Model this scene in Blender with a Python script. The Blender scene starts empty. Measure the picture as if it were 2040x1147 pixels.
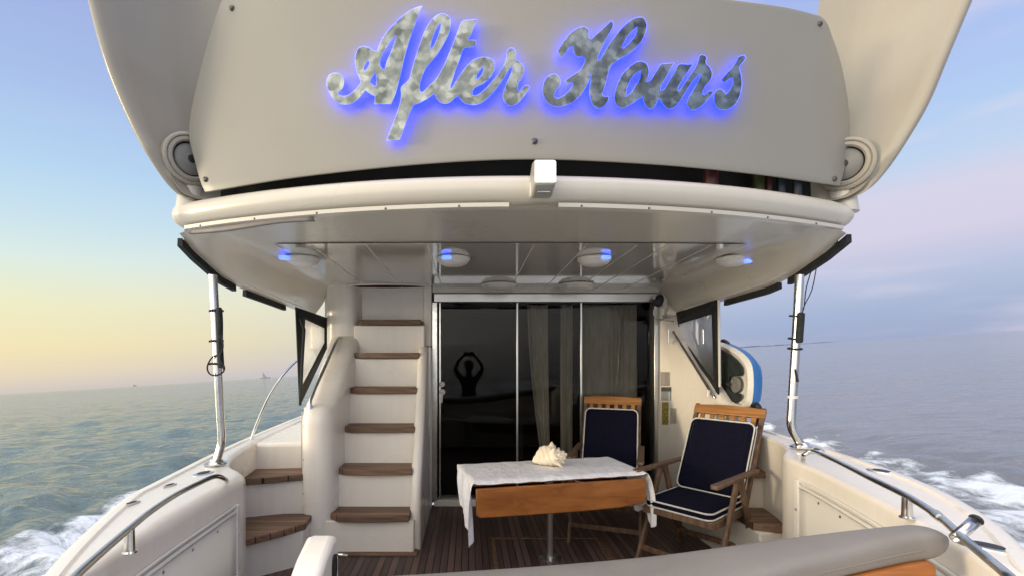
import bpy, bmesh, math, random
import numpy as np
from mathutils import Vector, Matrix, Euler
from mathutils import noise as mnoise

random.seed(7)
R = math.radians
sc = bpy.context.scene
C = sc.collection

# ------------------------------------------------------------------ camera model
# the camera stands at the origin, 1.395 m above the cockpit sole, looking forward (+Y)
F = 950.0; CX = 934.0; CY = 705.0
FLOOR = -1.395
XC = 0.23                       # centre line of the boat
YB = 4.42                       # saloon bulkhead

def at(px, py, Y):              # a sight line met at a known distance
    return Vector(((px - CX) * Y / F, Y, (CY - py) * Y / F))
def at_z(px, py, z):            # a sight line met at a known height
    Y = -z * F / (py - CY)
    return Vector(((px - CX) * Y / F, Y, z))

# ------------------------------------------------------------------ materials
def new_mat(name):
    m = bpy.data.materials.new(name); m.use_nodes = True
    nt = m.node_tree
    return m, nt, nt.nodes['Principled BSDF']

def nnode(nt, typ, **kw):
    n = nt.nodes.new(typ)
    for k, v in kw.items():
        if k in n.inputs.keys() if hasattr(n, 'inputs') else False:
            n.inputs[k].default_value = v
        else:
            setattr(n, k, v)
    return n

def noise_mix(nt, bsdf, c1, c2, scale, detail=4, socket='Base Color', stretch=None, lo=.35, hi=.65):
    tc = nt.nodes.new('ShaderNodeTexCoord')
    mp = nt.nodes.new('ShaderNodeMapping')
    if stretch: mp.inputs['Scale'].default_value = stretch
    nz = nt.nodes.new('ShaderNodeTexNoise'); nz.inputs['Scale'].default_value = scale; nz.inputs['Detail'].default_value = detail
    cr = nt.nodes.new('ShaderNodeValToRGB')
    cr.color_ramp.elements[0].position = lo; cr.color_ramp.elements[1].position = hi
    cr.color_ramp.elements[0].color = (*c1, 1); cr.color_ramp.elements[1].color = (*c2, 1)
    nt.links.new(tc.outputs['Object'], mp.inputs['Vector']); nt.links.new(mp.outputs['Vector'], nz.inputs['Vector'])
    nt.links.new(nz.outputs['Fac'], cr.inputs['Fac']); nt.links.new(cr.outputs['Color'], bsdf.inputs[socket])
    return tc, mp, nz, cr

def add_bump(nt, bsdf, scale, strength, dist=.01, detail=4, stretch=None):
    tc = nt.nodes.new('ShaderNodeTexCoord'); mp = nt.nodes.new('ShaderNodeMapping')
    if stretch: mp.inputs['Scale'].default_value = stretch
    nz = nt.nodes.new('ShaderNodeTexNoise'); nz.inputs['Scale'].default_value = scale; nz.inputs['Detail'].default_value = detail
    bp = nt.nodes.new('ShaderNodeBump'); bp.inputs['Strength'].default_value = strength; bp.inputs['Distance'].default_value = dist
    nt.links.new(tc.outputs['Object'], mp.inputs['Vector']); nt.links.new(mp.outputs['Vector'], nz.inputs['Vector'])
    nt.links.new(nz.outputs['Fac'], bp.inputs['Height']); nt.links.new(bp.outputs['Normal'], bsdf.inputs['Normal'])

def simple(name, col, rough=.5, metal=0, var=.08, scale=6, bump=0, bscale=40, coat=0, stretch=None, rough_var=0):
    m, nt, b = new_mat(name)
    c1 = tuple(c * (1 - var) for c in col); c2 = tuple(min(1, c * (1 + var)) for c in col)
    noise_mix(nt, b, c1, c2, scale, stretch=stretch)
    b.inputs['Roughness'].default_value = rough; b.inputs['Metallic'].default_value = metal
    if coat: b.inputs['Coat Weight'].default_value = coat; b.inputs['Coat Roughness'].default_value = .08
    if bump: add_bump(nt, b, bscale, bump)
    if rough_var:
        noise_mix(nt, b, (rough - rough_var,) * 3, (rough + rough_var,) * 3, scale * 2.3, socket='Roughness')
    return m

def emit(name, col, strength, base=(.8, .8, .8)):
    m, nt, b = new_mat(name)
    b.inputs['Base Color'].default_value = (*base, 1); b.inputs['Roughness'].default_value = .3
    b.inputs['Emission Color'].default_value = (*col, 1); b.inputs['Emission Strength'].default_value = strength
    tc = nt.nodes.new('ShaderNodeTexCoord'); nz = nt.nodes.new('ShaderNodeTexNoise'); nz.inputs['Scale'].default_value = 25
    mr = nt.nodes.new('ShaderNodeMapRange'); mr.inputs['To Min'].default_value = strength * .85; mr.inputs['To Max'].default_value = strength * 1.15
    nt.links.new(tc.outputs['Object'], nz.inputs['Vector']); nt.links.new(nz.outputs['Fac'], mr.inputs['Value'])
    nt.links.new(mr.outputs['Result'], b.inputs['Emission Strength'])
    return m

M = {}
def gelcoat(name, col, rough, streak=.05, wave=.10):
    m, nt, b = new_mat(name); N = nt.nodes; L = nt.links
    tc = N.new('ShaderNodeTexCoord')
    m1 = N.new('ShaderNodeMapping'); m1.inputs['Scale'].default_value = (14, 14, .9); L.new(tc.outputs['Object'], m1.inputs['Vector'])
    n1 = N.new('ShaderNodeTexNoise'); n1.inputs['Scale'].default_value = 1.3; n1.inputs['Detail'].default_value = 6; n1.inputs['Roughness'].default_value = .6; L.new(m1.outputs[0], n1.inputs['Vector'])
    n2 = N.new('ShaderNodeTexNoise'); n2.inputs['Scale'].default_value = 1.4; n2.inputs['Detail'].default_value = 5; L.new(tc.outputs['Object'], n2.inputs['Vector'])
    mu = N.new('ShaderNodeMath'); mu.operation = 'MULTIPLY'; L.new(n1.outputs['Fac'], mu.inputs[0]); L.new(n2.outputs['Fac'], mu.inputs[1])
    cr = N.new('ShaderNodeValToRGB'); cr.color_ramp.elements[0].position = .16; cr.color_ramp.elements[1].position = .40
    cr.color_ramp.elements[0].color = (*col, 1); cr.color_ramp.elements[1].color = (*[c * (1 - streak * (1 + .35 * k)) for k, c in enumerate(col)], 1)
    L.new(mu.outputs[0], cr.inputs['Fac']); L.new(cr.outputs['Color'], b.inputs['Base Color'])
    rr = N.new('ShaderNodeMapRange'); rr.inputs['From Min'].default_value = .3; rr.inputs['From Max'].default_value = .7; rr.inputs['To Min'].default_value = rough - .05; rr.inputs['To Max'].default_value = rough + .07
    L.new(n2.outputs['Fac'], rr.inputs['Value']); L.new(rr.outputs[0], b.inputs['Roughness'])
    b.inputs['Coat Weight'].default_value = .3; b.inputs['Coat Roughness'].default_value = .12
    n3 = N.new('ShaderNodeTexNoise'); n3.inputs['Scale'].default_value = 3.5; n3.inputs['Detail'].default_value = 2; L.new(tc.outputs['Object'], n3.inputs['Vector'])
    bp = N.new('ShaderNodeBump'); bp.inputs['Strength'].default_value = wave; bp.inputs['Distance'].default_value = .02; L.new(n3.outputs['Fac'], bp.inputs['Height'])
    L.new(bp.outputs['Normal'], b.inputs['Normal'])
    return m
M['gel'] = gelcoat('gelcoat', (.83, .785, .71), .28)
M['gel_top_shade'] = gelcoat('shaded_topside_gelcoat', (.60, .565, .485), .30, .025, .03)  # same white gelcoat darkened, the overhang's shade put into the colour
M['gel_wing_shade'] = gelcoat('shaded_wing_gelcoat', (.31, .285, .235), .36, .03)  # darkened further, the shade on the wings put into the colour
M['gel_deck'] = simple('nonslip_gelcoat', (.70, .68, .64), .55, var=.05, scale=2.5, bump=.12, bscale=260)
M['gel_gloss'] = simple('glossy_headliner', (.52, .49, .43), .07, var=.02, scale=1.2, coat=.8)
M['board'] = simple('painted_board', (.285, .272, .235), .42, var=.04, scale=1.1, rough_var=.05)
M['lining'] = simple('locker_lining', (.76, .72, .64), .38, var=.02, scale=1.3)
M['bolt'] = simple('dark_bolt', (.10, .095, .085), .35, .8, var=.2, scale=60)
M['chrome'] = simple('stainless_steel', (.62, .62, .60), .16, 1.0, var=.08, scale=9, rough_var=.06)
M['alu'] = simple('satin_aluminium', (.60, .60, .58), .3, 1.0, var=.05, scale=7)
M['black'] = simple('black_rubber', (.012, .013, .014), .5, var=.25, scale=14, bump=.1, bscale=80)
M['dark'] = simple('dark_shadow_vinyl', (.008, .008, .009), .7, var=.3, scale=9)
M['canvas'] = simple('black_canvas', (.014, .017, .018), .8, var=.3, scale=30, bump=.3, bscale=200)
M['rope'] = simple('dark_rope', (.02, .02, .022), .8, var=.3, scale=40, bump=.4, bscale=150)
M['navy'] = simple('navy_canvas', (.0035, .004, .015), .85, var=.22, scale=55, bump=.25, bscale=420)
M['navy'].node_tree.nodes['Principled BSDF'].inputs['Specular IOR Level'].default_value = .15
M['piping'] = simple('cream_piping', (.62, .60, .55), .7, var=.08, scale=40)
M['vinyl'] = simple('grey_vinyl', (.205, .19, .18), .48, var=.06, scale=5, bump=.18, bscale=220, rough_var=.06)
M['shell'] = simple('conch_shell', (.86, .75, .57), .45, var=.14, scale=11, bump=.35, bscale=45)
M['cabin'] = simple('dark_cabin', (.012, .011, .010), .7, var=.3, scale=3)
M['grille'] = simple('grey_cone', (.20, .195, .18), .55, var=.1, scale=20)
M['lamp_grey'] = simple('grey_lamp_plastic', (.36, .355, .32), .38, var=.06, scale=12)  # plain mid grey plastic for the flood lamp housing
M['plastic'] = simple('white_plastic', (.74, .72, .67), .32, var=.04, scale=6)
M['skin'] = simple('skin', (.35, .2, .14), .5, var=.1, scale=20)
M['tshirt'] = simple('dark_shirt', (.012, .012, .015), .85, var=.2, scale=15)
M['hair'] = simple('dark_hair', (.012, .009, .007), .6, var=.3, scale=40)
M['blue_led'] = emit('blue_led', (.012, .10, 1.0), 2.6)
M['blue_halo'] = emit('blue_halo', (.003, .022, 1.0), 12.0)
M['flood'] = emit('flood_lens', (1.0, 1.0, .97), 9.0)
M['sup_blue'] = simple('board_blue', (.035, .19, .50), .4, var=.07, scale=5)
M['sup_white'] = simple('board_white', (.84, .82, .75), .45, var=.05, scale=6)
M['sup_pad'] = simple('board_pad', (.012, .022, .022), .7, var=.3, scale=18, bump=.4, bscale=90)
M['dim_red'] = simple('dim_red', (.05, .008, .010), .5, var=.1)  # container colours darkened to carry the shade of the gap
M['dim_green'] = simple('dim_green', (.03, .036, .008), .5, var=.1)
M['dim_blue'] = simple('dim_blue', (.008, .016, .032), .5, var=.1)
M['dark_red'] = simple('dark_red_cloth', (.05, .006, .008), .7, var=.3)

def teak(name, c1, c2, c3, axis=0, rough=.5, freq=1.0, bump=.15, strips=0):
    m, nt, b = new_mat(name)
    tc = nt.nodes.new('ShaderNodeTexCoord'); mp = nt.nodes.new('ShaderNodeMapping')
    s = [26 * freq, 26 * freq, 26 * freq]; s[axis] = 1.6 * freq
    mp.inputs['Scale'].default_value = s
    nz = nt.nodes.new('ShaderNodeTexNoise'); nz.inputs['Scale'].default_value = 1.6; nz.inputs['Detail'].default_value = 7; nz.inputs['Distortion'].default_value = .6
    cr = nt.nodes.new('ShaderNodeValToRGB')
    e = cr.color_ramp.elements
    e[0].position = .28; e[0].color = (*c1, 1); e[1].position = .72; e[1].color = (*c3, 1)
    x = e.new(.5); x.color = (*c2, 1)
    nt.links.new(tc.outputs['Object'], mp.inputs['Vector']); nt.links.new(mp.outputs['Vector'], nz.inputs['Vector'])
    nt.links.new(nz.outputs['Fac'], cr.inputs['Fac']); nt.links.new(cr.outputs['Color'], b.inputs['Base Color'])
    bp = nt.nodes.new('ShaderNodeBump'); bp.inputs['Strength'].default_value = bump; bp.inputs['Distance'].default_value = .004
    nt.links.new(nz.outputs['Fac'], bp.inputs['Height']); nt.links.new(bp.outputs['Normal'], b.inputs['Normal'])
    if strips:
        sp = nt.nodes.new('ShaderNodeSeparateXYZ'); nt.links.new(tc.outputs['Object'], sp.inputs[0])
        mu = nt.nodes.new('ShaderNodeMath'); mu.operation = 'MULTIPLY_ADD'; mu.inputs[1].default_value = 1 / strips; mu.inputs[2].default_value = .5; nt.links.new(sp.outputs['Y'], mu.inputs[0])
        fr = nt.nodes.new('ShaderNodeMath'); fr.operation = 'FRACT'; nt.links.new(mu.outputs[0], fr.inputs[0])
        fo_ = nt.nodes.new('ShaderNodeMath'); fo_.operation = 'FLOOR'; nt.links.new(mu.outputs[0], fo_.inputs[0])
        oi = nt.nodes.new('ShaderNodeObjectInfo'); ad = nt.nodes.new('ShaderNodeMath'); ad.operation = 'ADD'; nt.links.new(fo_.outputs[0], ad.inputs[0]); nt.links.new(oi.outputs['Random'], ad.inputs[1])
        wn = nt.nodes.new('ShaderNodeTexWhiteNoise'); wn.noise_dimensions = '1D'; nt.links.new(ad.outputs[0], wn.inputs['W'])
        vr = nt.nodes.new('ShaderNodeMapRange'); vr.inputs['To Min'].default_value = .68; vr.inputs['To Max'].default_value = 1.25; nt.links.new(wn.outputs['Value'], vr.inputs['Value'])
        lt = nt.nodes.new('ShaderNodeMath'); lt.operation = 'GREATER_THAN'; lt.inputs[1].default_value = .07; nt.links.new(fr.outputs[0], lt.inputs[0])
        m1 = nt.nodes.new('ShaderNodeMath'); m1.operation = 'MULTIPLY'; nt.links.new(vr.outputs[0], m1.inputs[0]); nt.links.new(lt.outputs[0], m1.inputs[1])
        mr = nt.nodes.new('ShaderNodeMix'); mr.data_type = 'RGBA'; mr.blend_type = 'MULTIPLY'; mr.inputs['Factor'].default_value = 1
        nt.links.new(cr.outputs['Color'], mr.inputs['A']); nt.links.new(m1.outputs[0], mr.inputs['B']); nt.links.new(mr.outputs['Result'], b.inputs['Base Color'])
    b.inputs['Roughness'].default_value = rough
    return m
M['teak'] = teak('weathered_teak', (.105, .058, .034), (.19, .112, .068), (.26, .165, .105), 0, .6, strips=.062)
M['teak_dark'] = teak('brown_teak', (.07, .040, .022), (.135, .078, .045), (.20, .125, .078), 2, .6)
M['oak'] = teak('orange_varnished_teak', (.20, .062, .012), (.32, .108, .022), (.41, .155, .038), 0, .3, .8)
M['chairtop'] = teak('golden_teak', (.24, .095, .024), (.37, .165, .05), (.47, .23, .08), 0, .42)

def make_sole():
    m, nt, b = new_mat('teak_deck_planks')
    N = nt.nodes; L = nt.links
    tc = N.new('ShaderNodeTexCoord'); sp = N.new('ShaderNodeSeparateXYZ'); L.new(tc.outputs['Object'], sp.inputs[0])
    mul = N.new('ShaderNodeMath'); mul.operation = 'MULTIPLY'; mul.inputs[1].default_value = 1 / .047; L.new(sp.outputs['X'], mul.inputs[0])
    fl = N.new('ShaderNodeMath'); fl.operation = 'FLOOR'; L.new(mul.outputs[0], fl.inputs[0])
    fr = N.new('ShaderNodeMath'); fr.operation = 'FRACT'; L.new(mul.outputs[0], fr.inputs[0])
    lt = N.new('ShaderNodeMath'); lt.operation = 'LESS_THAN'; lt.inputs[1].default_value = .13; L.new(fr.outputs[0], lt.inputs[0])
    wn = N.new('ShaderNodeTexWhiteNoise'); wn.noise_dimensions = '1D'; L.new(fl.outputs[0], wn.inputs['W'])
    mp = N.new('ShaderNodeMapping'); mp.inputs['Scale'].default_value = (30, 2, 30); L.new(tc.outputs['Object'], mp.inputs['Vector'])
    nz = N.new('ShaderNodeTexNoise'); nz.inputs['Scale'].default_value = 2; nz.inputs['Detail'].default_value = 6; L.new(mp.outputs[0], nz.inputs['Vector'])
    ad = N.new('ShaderNodeMath'); ad.operation = 'ADD'; L.new(wn.outputs['Value'], ad.inputs[0]); L.new(nz.outputs['Fac'], ad.inputs[1])
    cr = N.new('ShaderNodeValToRGB'); cr.color_ramp.elements[0].position = .3; cr.color_ramp.elements[1].position = 1.0
    hv = N.new('ShaderNodeMath'); hv.operation = 'MULTIPLY'; hv.inputs[1].default_value = .62; L.new(ad.outputs[0], hv.inputs[0])
    cr.color_ramp.elements[0].color = (.055, .034, .029, 1); cr.color_ramp.elements[1].color = (.155, .095, .078, 1)
    L.new(hv.outputs[0], cr.inputs['Fac'])
    mx = N.new('ShaderNodeMix'); mx.data_type = 'RGBA'; mx.inputs['B'].default_value = (.008, .007, .007, 1)
    L.new(lt.outputs[0], mx.inputs['Factor']); L.new(cr.outputs['Color'], mx.inputs['A']); L.new(mx.outputs['Result'], b.inputs['Base Color'])
    b.inputs['Roughness'].default_value = .55
    bp = N.new('ShaderNodeBump'); bp.inputs['Strength'].default_value = .5; bp.inputs['Distance'].default_value = .003; bp.invert = True
    L.new(lt.outputs[0], bp.inputs['Height']); L.new(bp.outputs['Normal'], b.inputs['Normal'])
    return m
M['sole'] = make_sole()

def make_glass(name, tint, refl_ior=1.5, milky=0, milky_col=(.6, .6, .6)):
    m = bpy.data.materials.new(name); m.use_nodes = True
    nt = m.node_tree; N = nt.nodes; L = nt.links
    for n in list(N): N.remove(n)
    out = N.new('ShaderNodeOutputMaterial'); tr = N.new('ShaderNodeBsdfTransparent'); gl = N.new('ShaderNodeBsdfGlossy')
    tc = N.new('ShaderNodeTexCoord'); nz = N.new('ShaderNodeTexNoise'); nz.inputs['Scale'].default_value = 1.5; nz.inputs['Detail'].default_value = 3
    cr = N.new('ShaderNodeValToRGB')
    cr.color_ramp.elements[0].color = (*[t * .9 for t in tint], 1); cr.color_ramp.elements[1].color = (*[min(1, t * 1.1) for t in tint], 1)
    L.new(tc.outputs['Object'], nz.inputs['Vector']); L.new(nz.outputs['Fac'], cr.inputs['Fac']); L.new(cr.outputs['Color'], tr.inputs['Color'])
    gl.inputs['Roughness'].default_value = .02
    fr = N.new('ShaderNodeFresnel'); fr.inputs['IOR'].default_value = refl_ior
    mx = N.new('ShaderNodeMixShader'); L.new(fr.outputs[0], mx.inputs['Fac']); L.new(tr.outputs[0], mx.inputs[1]); L.new(gl.outputs[0], mx.inputs[2])
    last = mx
    if milky:
        df = N.new('ShaderNodeBsdfTranslucent'); df.inputs['Color'].default_value = (*milky_col, 1)
        m2 = N.new('ShaderNodeMixShader')
        nz2 = N.new('ShaderNodeTexNoise'); nz2.inputs['Scale'].default_value = 4; nz2.inputs['Detail'].default_value = 5
        mr = N.new('ShaderNodeMapRange'); mr.inputs['From Min'].default_value = .3; mr.inputs['From Max'].default_value = .7
        mr.inputs['To Min'].default_value = milky * .6; mr.inputs['To Max'].default_value = min(1, milky * 1.35)
        L.new(tc.outputs['Object'], nz2.inputs['Vector']); L.new(nz2.outputs['Fac'], mr.inputs['Value']); L.new(mr.outputs['Result'], m2.inputs['Fac'])
        L.new(mx.outputs[0], m2.inputs[1]); L.new(df.outputs[0], m2.inputs[2]); last = m2
    L.new(last.outputs[0], out.inputs['Surface'])
    return m
M['glass'] = make_glass('tinted_glass', (.47, .465, .43), 1.34)
M['clear_vinyl'] = make_glass('clear_vinyl', (.88, .88, .86), 1.45, .42, (.75, .75, .72))

def make_letter_metal():  # noise patches in the colour stand for crumpled mirror reflections
    m, nt, b = new_mat('painted_reflection_metal'); N = nt.nodes; L = nt.links
    tc = N.new('ShaderNodeTexCoord')
    n0 = N.new('ShaderNodeTexNoise'); n0.inputs['Scale'].default_value = 14; n0.inputs['Detail'].default_value = 3; L.new(tc.outputs['Object'], n0.inputs['Vector'])
    sc0 = N.new('ShaderNodeVectorMath'); sc0.operation = 'SCALE'; sc0.inputs['Scale'].default_value = .05; L.new(n0.outputs['Color'], sc0.inputs[0])
    wp = N.new('ShaderNodeVectorMath'); wp.operation = 'ADD'; L.new(tc.outputs['Object'], wp.inputs[0]); L.new(sc0.outputs[0], wp.inputs[1])
    vz = N.new('ShaderNodeTexVoronoi'); vz.feature = 'SMOOTH_F1'; vz.inputs['Smoothness'].default_value = .55; vz.inputs['Scale'].default_value = 30; L.new(wp.outputs[0], vz.inputs['Vector'])
    n1 = N.new('ShaderNodeTexNoise'); n1.inputs['Scale'].default_value = 13; n1.inputs['Detail'].default_value = 4; L.new(tc.outputs['Object'], n1.inputs['Vector'])
    sx = N.new('ShaderNodeSeparateColor'); L.new(vz.outputs['Color'], sx.inputs[0])
    ml = N.new('ShaderNodeMath'); ml.operation = 'MULTIPLY_ADD'; ml.inputs[1].default_value = .42; L.new(sx.outputs[0], ml.inputs[0]); L.new(n1.outputs['Fac'], ml.inputs[2])
    cr = N.new('ShaderNodeValToRGB'); e = cr.color_ramp.elements
    e[0].position = .42; e[0].color = (.085, .097, .095, 1); e[1].position = .98; e[1].color = (.36, .385, .37, 1)
    x = e.new(.68); x.color = (.18, .2, .195, 1)
    L.new(ml.outputs[0], cr.inputs['Fac']); L.new(cr.outputs['Color'], b.inputs['Base Color'])
    bp = N.new('ShaderNodeBump'); bp.inputs['Strength'].default_value = .22; bp.inputs['Distance'].default_value = .02; L.new(n1.outputs['Fac'], bp.inputs['Height']); L.new(bp.outputs['Normal'], b.inputs['Normal'])
    b.inputs['Metallic'].default_value = .85; b.inputs['Roughness'].default_value = .2
    return m
M['letter'] = make_letter_metal()

def make_cloth():
    m, nt, b = new_mat('white_embroidered_cloth')
    noise_mix(nt, b, (.80, .79, .80), (.93, .91, .91), 18, 5)
    tc = nt.nodes.new('ShaderNodeTexCoord')
    vz = nt.nodes.new('ShaderNodeTexVoronoi'); vz.inputs['Scale'].default_value = 34
    nz = nt.nodes.new('ShaderNodeTexNoise'); nz.inputs['Scale'].default_value = 20; nz.inputs['Detail'].default_value = 6
    ad = nt.nodes.new('ShaderNodeMath'); ad.operation = 'ADD'
    bp = nt.nodes.new('ShaderNodeBump'); bp.inputs['Strength'].default_value = .5; bp.inputs['Distance'].default_value = .008
    nt.links.new(tc.outputs['Object'], vz.inputs['Vector']); nt.links.new(tc.outputs['Object'], nz.inputs['Vector'])
    nt.links.new(vz.outputs['Distance'], ad.inputs[0]); nt.links.new(nz.outputs['Fac'], ad.inputs[1])
    nt.links.new(ad.outputs[0], bp.inputs['Height']); nt.links.new(bp.outputs['Normal'], b.inputs['Normal'])
    b.inputs['Roughness'].default_value = .8
    return m
M['cloth'] = make_cloth()

def make_curtain():
    m, nt, b = new_mat('curtain_fabric')
    noise_mix(nt, b, (.62, .59, .53), (.78, .74, .67), 5, 5, stretch=(8, 8, 1))
    b.inputs['Roughness'].default_value = .9
    return m
M['curtain'] = make_curtain()

def sticker_mat(name, base, ink, scale):
    m, nt, b = new_mat(name)
    tc = nt.nodes.new('ShaderNodeTexCoord'); mp = nt.nodes.new('ShaderNodeMapping'); mp.inputs['Scale'].default_value = (scale * .35, scale * .35, scale)
    nz = nt.nodes.new('ShaderNodeTexNoise'); nz.inputs['Scale'].default_value = 4; nz.inputs['Detail'].default_value = 2
    cr = nt.nodes.new('ShaderNodeValToRGB'); cr.color_ramp.elements[0].position = .45; cr.color_ramp.elements[1].position = .56
    cr.color_ramp.elements[0].color = (*base, 1); cr.color_ramp.elements[1].color = (*ink, 1)
    nt.links.new(tc.outputs['Object'], mp.inputs['Vector']); nt.links.new(mp.outputs[0], nz.inputs['Vector'])
    nt.links.new(nz.outputs['Fac'], cr.inputs['Fac']); nt.links.new(cr.outputs['Color'], b.inputs['Base Color'])
    b.inputs['Roughness'].default_value = .4
    return m
M['st_grey'] = sticker_mat('grey_notice', (.36, .34, .31), (.25, .235, .215), 60)
M['st_blue'] = sticker_mat('blue_grey_notice', (.30, .34, .36), (.22, .25, .27), 70)
M['st_dark'] = simple('notice_heading', (.07, .065, .07), .5)
M['st_yellow'] = sticker_mat('yellow_notice', (.46, .36, .07), (.14, .11, .03), 40)
M['st_pale'] = sticker_mat('pale_notice', (.56, .52, .42), (.42, .38, .31), 40)

# ------------------------------------------------------------------ mesh builder
WM = {}                                         # boat frame matrix of every object built

class MB:
    def __init__(s): s.v = []; s.f = []
    def add(s, verts, faces):
        n = len(s.v); s.v += [Vector(v) for v in verts]; s.f += [tuple(i + n for i in f) for f in faces]; return s
    def box(s, c, d, rot=None):
        c = Vector(c); q = rot.to_matrix() if isinstance(rot, Euler) else (rot if rot else Matrix.Identity(3))
        vs = [c + q @ Vector((x * d[0] / 2, y * d[1] / 2, z * d[2] / 2)) for x in (-1, 1) for y in (-1, 1) for z in (-1, 1)]
        return s.add(vs, [(0, 1, 3, 2), (4, 6, 7, 5), (0, 4, 5, 1), (2, 3, 7, 6), (0, 2, 6, 4), (1, 5, 7, 3)])
    def grid(s, rows, close_u=False, close_v=False, flip=False):
        nr, nc = len(rows), len(rows[0]); vs = [p for r in rows for p in r]; fs = []
        for i in range(nr if close_v else nr - 1):
            for j in range(nc if close_u else nc - 1):
                a = i * nc + j; b = i * nc + (j + 1) % nc; c = ((i + 1) % nr) * nc + (j + 1) % nc; d = ((i + 1) % nr) * nc + j
                fs.append((a, d, c, b) if flip else (a, b, c, d))
        return s.add(vs, fs)
    def poly(s, pts): return s.add(pts, [tuple(range(len(pts)))])
    def prism(s, pts, off):
        off = Vector(off); n = len(pts); a = [Vector(p) for p in pts]; b = [p + off for p in a]
        fs = [tuple(range(n))[::-1], tuple(range(n, 2 * n))] + [(i, (i + 1) % n, n + (i + 1) % n, n + i) for i in range(n)]
        return s.add(a + b, fs)
    def tube(s, path, r, seg=12, cap=True, closed=False):
        P = [Vector(p) for p in path]; n = len(P)
        rr = r if isinstance(r, (list, tuple)) else [r] * n
        rows = []; up = None
        for i in range(n):
            if closed: t = (P[(i + 1) % n] - P[i - 1])
            else: t = P[min(i + 1, n - 1)] - P[max(i - 1, 0)]
            t.normalize()
            if up is None:
                up = Vector((0, 0, 1)) if abs(t.z) < .9 else Vector((1, 0, 0))
            a = t.cross(up)
            if a.length < 1e-6: a = t.orthogonal()
            a.normalize(); up = a.cross(t).normalized()
            rows.append([P[i] + (a * math.cos(k * 2 * math.pi / seg) + up * math.sin(k * 2 * math.pi / seg)) * rr[i] for k in range(seg)])
        s.grid(rows, close_u=True, close_v=closed)
        if cap and not closed:
            s.add(rows[0], [tuple(range(seg))]); s.add(rows[-1], [tuple(range(seg))[::-1]])
        return s
    def lathe(s, prof, mat4=Matrix.Identity(4), seg=28):
        rows = [[mat4 @ Vector((r * math.cos(k * 2 * math.pi / seg), r * math.sin(k * 2 * math.pi / seg), z)) for k in range(seg)] for r, z in prof]
        s.grid(rows, close_u=True)
        if prof[0][0] > 1e-5: s.add(rows[0], [tuple(range(seg))[::-1]])
        if prof[-1][0] > 1e-5: s.add(rows[-1], [tuple(range(seg))])
        return s
    def build(s, name, mat, parent=None, smooth=40, bevel=0, seg=3, subd=0, solid=0, weld=True):
        me = bpy.data.meshes.new(name)
        c = Vector((0, 0, 0))
        if s.v:
            lo = Vector((min(p.x for p in s.v), min(p.y for p in s.v), min(p.z for p in s.v)))
            hi = Vector((max(p.x for p in s.v), max(p.y for p in s.v), max(p.z for p in s.v))); c = (lo + hi) / 2
        me.from_pydata([p - c for p in s.v], [], s.f)
        bm = bmesh.new(); bm.from_mesh(me)
        if weld: bmesh.ops.remove_doubles(bm, verts=bm.verts, dist=1e-5)
        bmesh.ops.recalc_face_normals(bm, faces=bm.faces); bm.to_mesh(me); bm.free()
        me.materials.append(mat)
        if smooth:
            me.shade_smooth()
            try: me.set_sharp_from_angle(angle=R(smooth))
            except Exception: pass
        o = bpy.data.objects.new(name, me); C.objects.link(o)
        o.location = c; WM[o] = Matrix.Translation(c)
        if parent is not None:
            o.parent = parent; o.matrix_parent_inverse = WM[parent].inverted()
        if solid:
            md = o.modifiers.new('thickness', 'SOLIDIFY'); md.thickness = solid; md.offset = 0
        if bevel:
            md = o.modifiers.new('bevel', 'BEVEL'); md.width = bevel; md.segments = seg; md.limit_method = 'ANGLE'; md.angle_limit = R(40)
            md.harden_normals = False
        if subd:
            md = o.modifiers.new('subd', 'SUBSURF'); md.levels = subd; md.render_levels = subd
        return o

def screws(mats, par, mat=None, r=.0065):
    first = None
    for m4 in mats:
        mb = MB().lathe([(r, -.001), (r * .9, .0018), (0, .003)], Matrix.Identity(4), 10)
        mb.v = [m4 @ v for v in mb.v]
        mb.build('screw', mat or M['alu'], par)

def tag(o, label=None, cat=None, group=None, kind=None):
    if label: o['label'] = label
    if cat: o['category'] = cat
    if group: o['group'] = group
    if kind: o['kind'] = kind
    return o
def thing(name, label, cat, loc=(0, 0, 0), group=None):
    o = bpy.data.objects.new(name, None); C.objects.link(o); o.empty_display_size = .1
    o.location = loc; WM[o] = Matrix.Translation(Vector(loc))
    return tag(o, label, cat, group)
def copy_tree(o, parent=None):
    c = o.copy(); C.objects.link(c)
    if parent is not None:
        c.parent = parent; c.matrix_parent_inverse = o.matrix_parent_inverse.copy()
    for ch in list(o.children): copy_tree(ch, c)
    return c

def catmull(pts, n=6, closed=False):
    P = [Vector(p) for p in pts]; out = []; m = len(P)
    for i in range(m if closed else m - 1):
        if closed: a, b, c, d = P[i - 1], P[i], P[(i + 1) % m], P[(i + 2) % m]
        else: a, b, c, d = P[max(i - 1, 0)], P[i], P[i + 1], P[min(i + 2, m - 1)]
        for k in range(n):
            t = k / n
            out.append(.5 * ((2 * b) + (c - a) * t + (2 * a - 5 * b + 4 * c - d) * t * t + (3 * b - a - 3 * c + d) * t ** 3))
    if not closed: out.append(P[-1])
    return out
def lerp(a, b, t): return a + (b - a) * t
def interp(x, xs, ys):
    return float(np.interp(x, xs, ys))
def resample(pts, n):
    P = [Vector(p) for p in pts]; d = [0]
    for i in range(1, len(P)): d.append(d[-1] + (P[i] - P[i - 1]).length)
    out = []
    for k in range(n):
        t = d[-1] * k / (n - 1); i = 0
        while i < len(P) - 2 and d[i + 1] < t: i += 1
        u = (t - d[i]) / max(1e-9, d[i + 1] - d[i]); out.append(P[i].lerp(P[i + 1], u))
    return out
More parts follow.
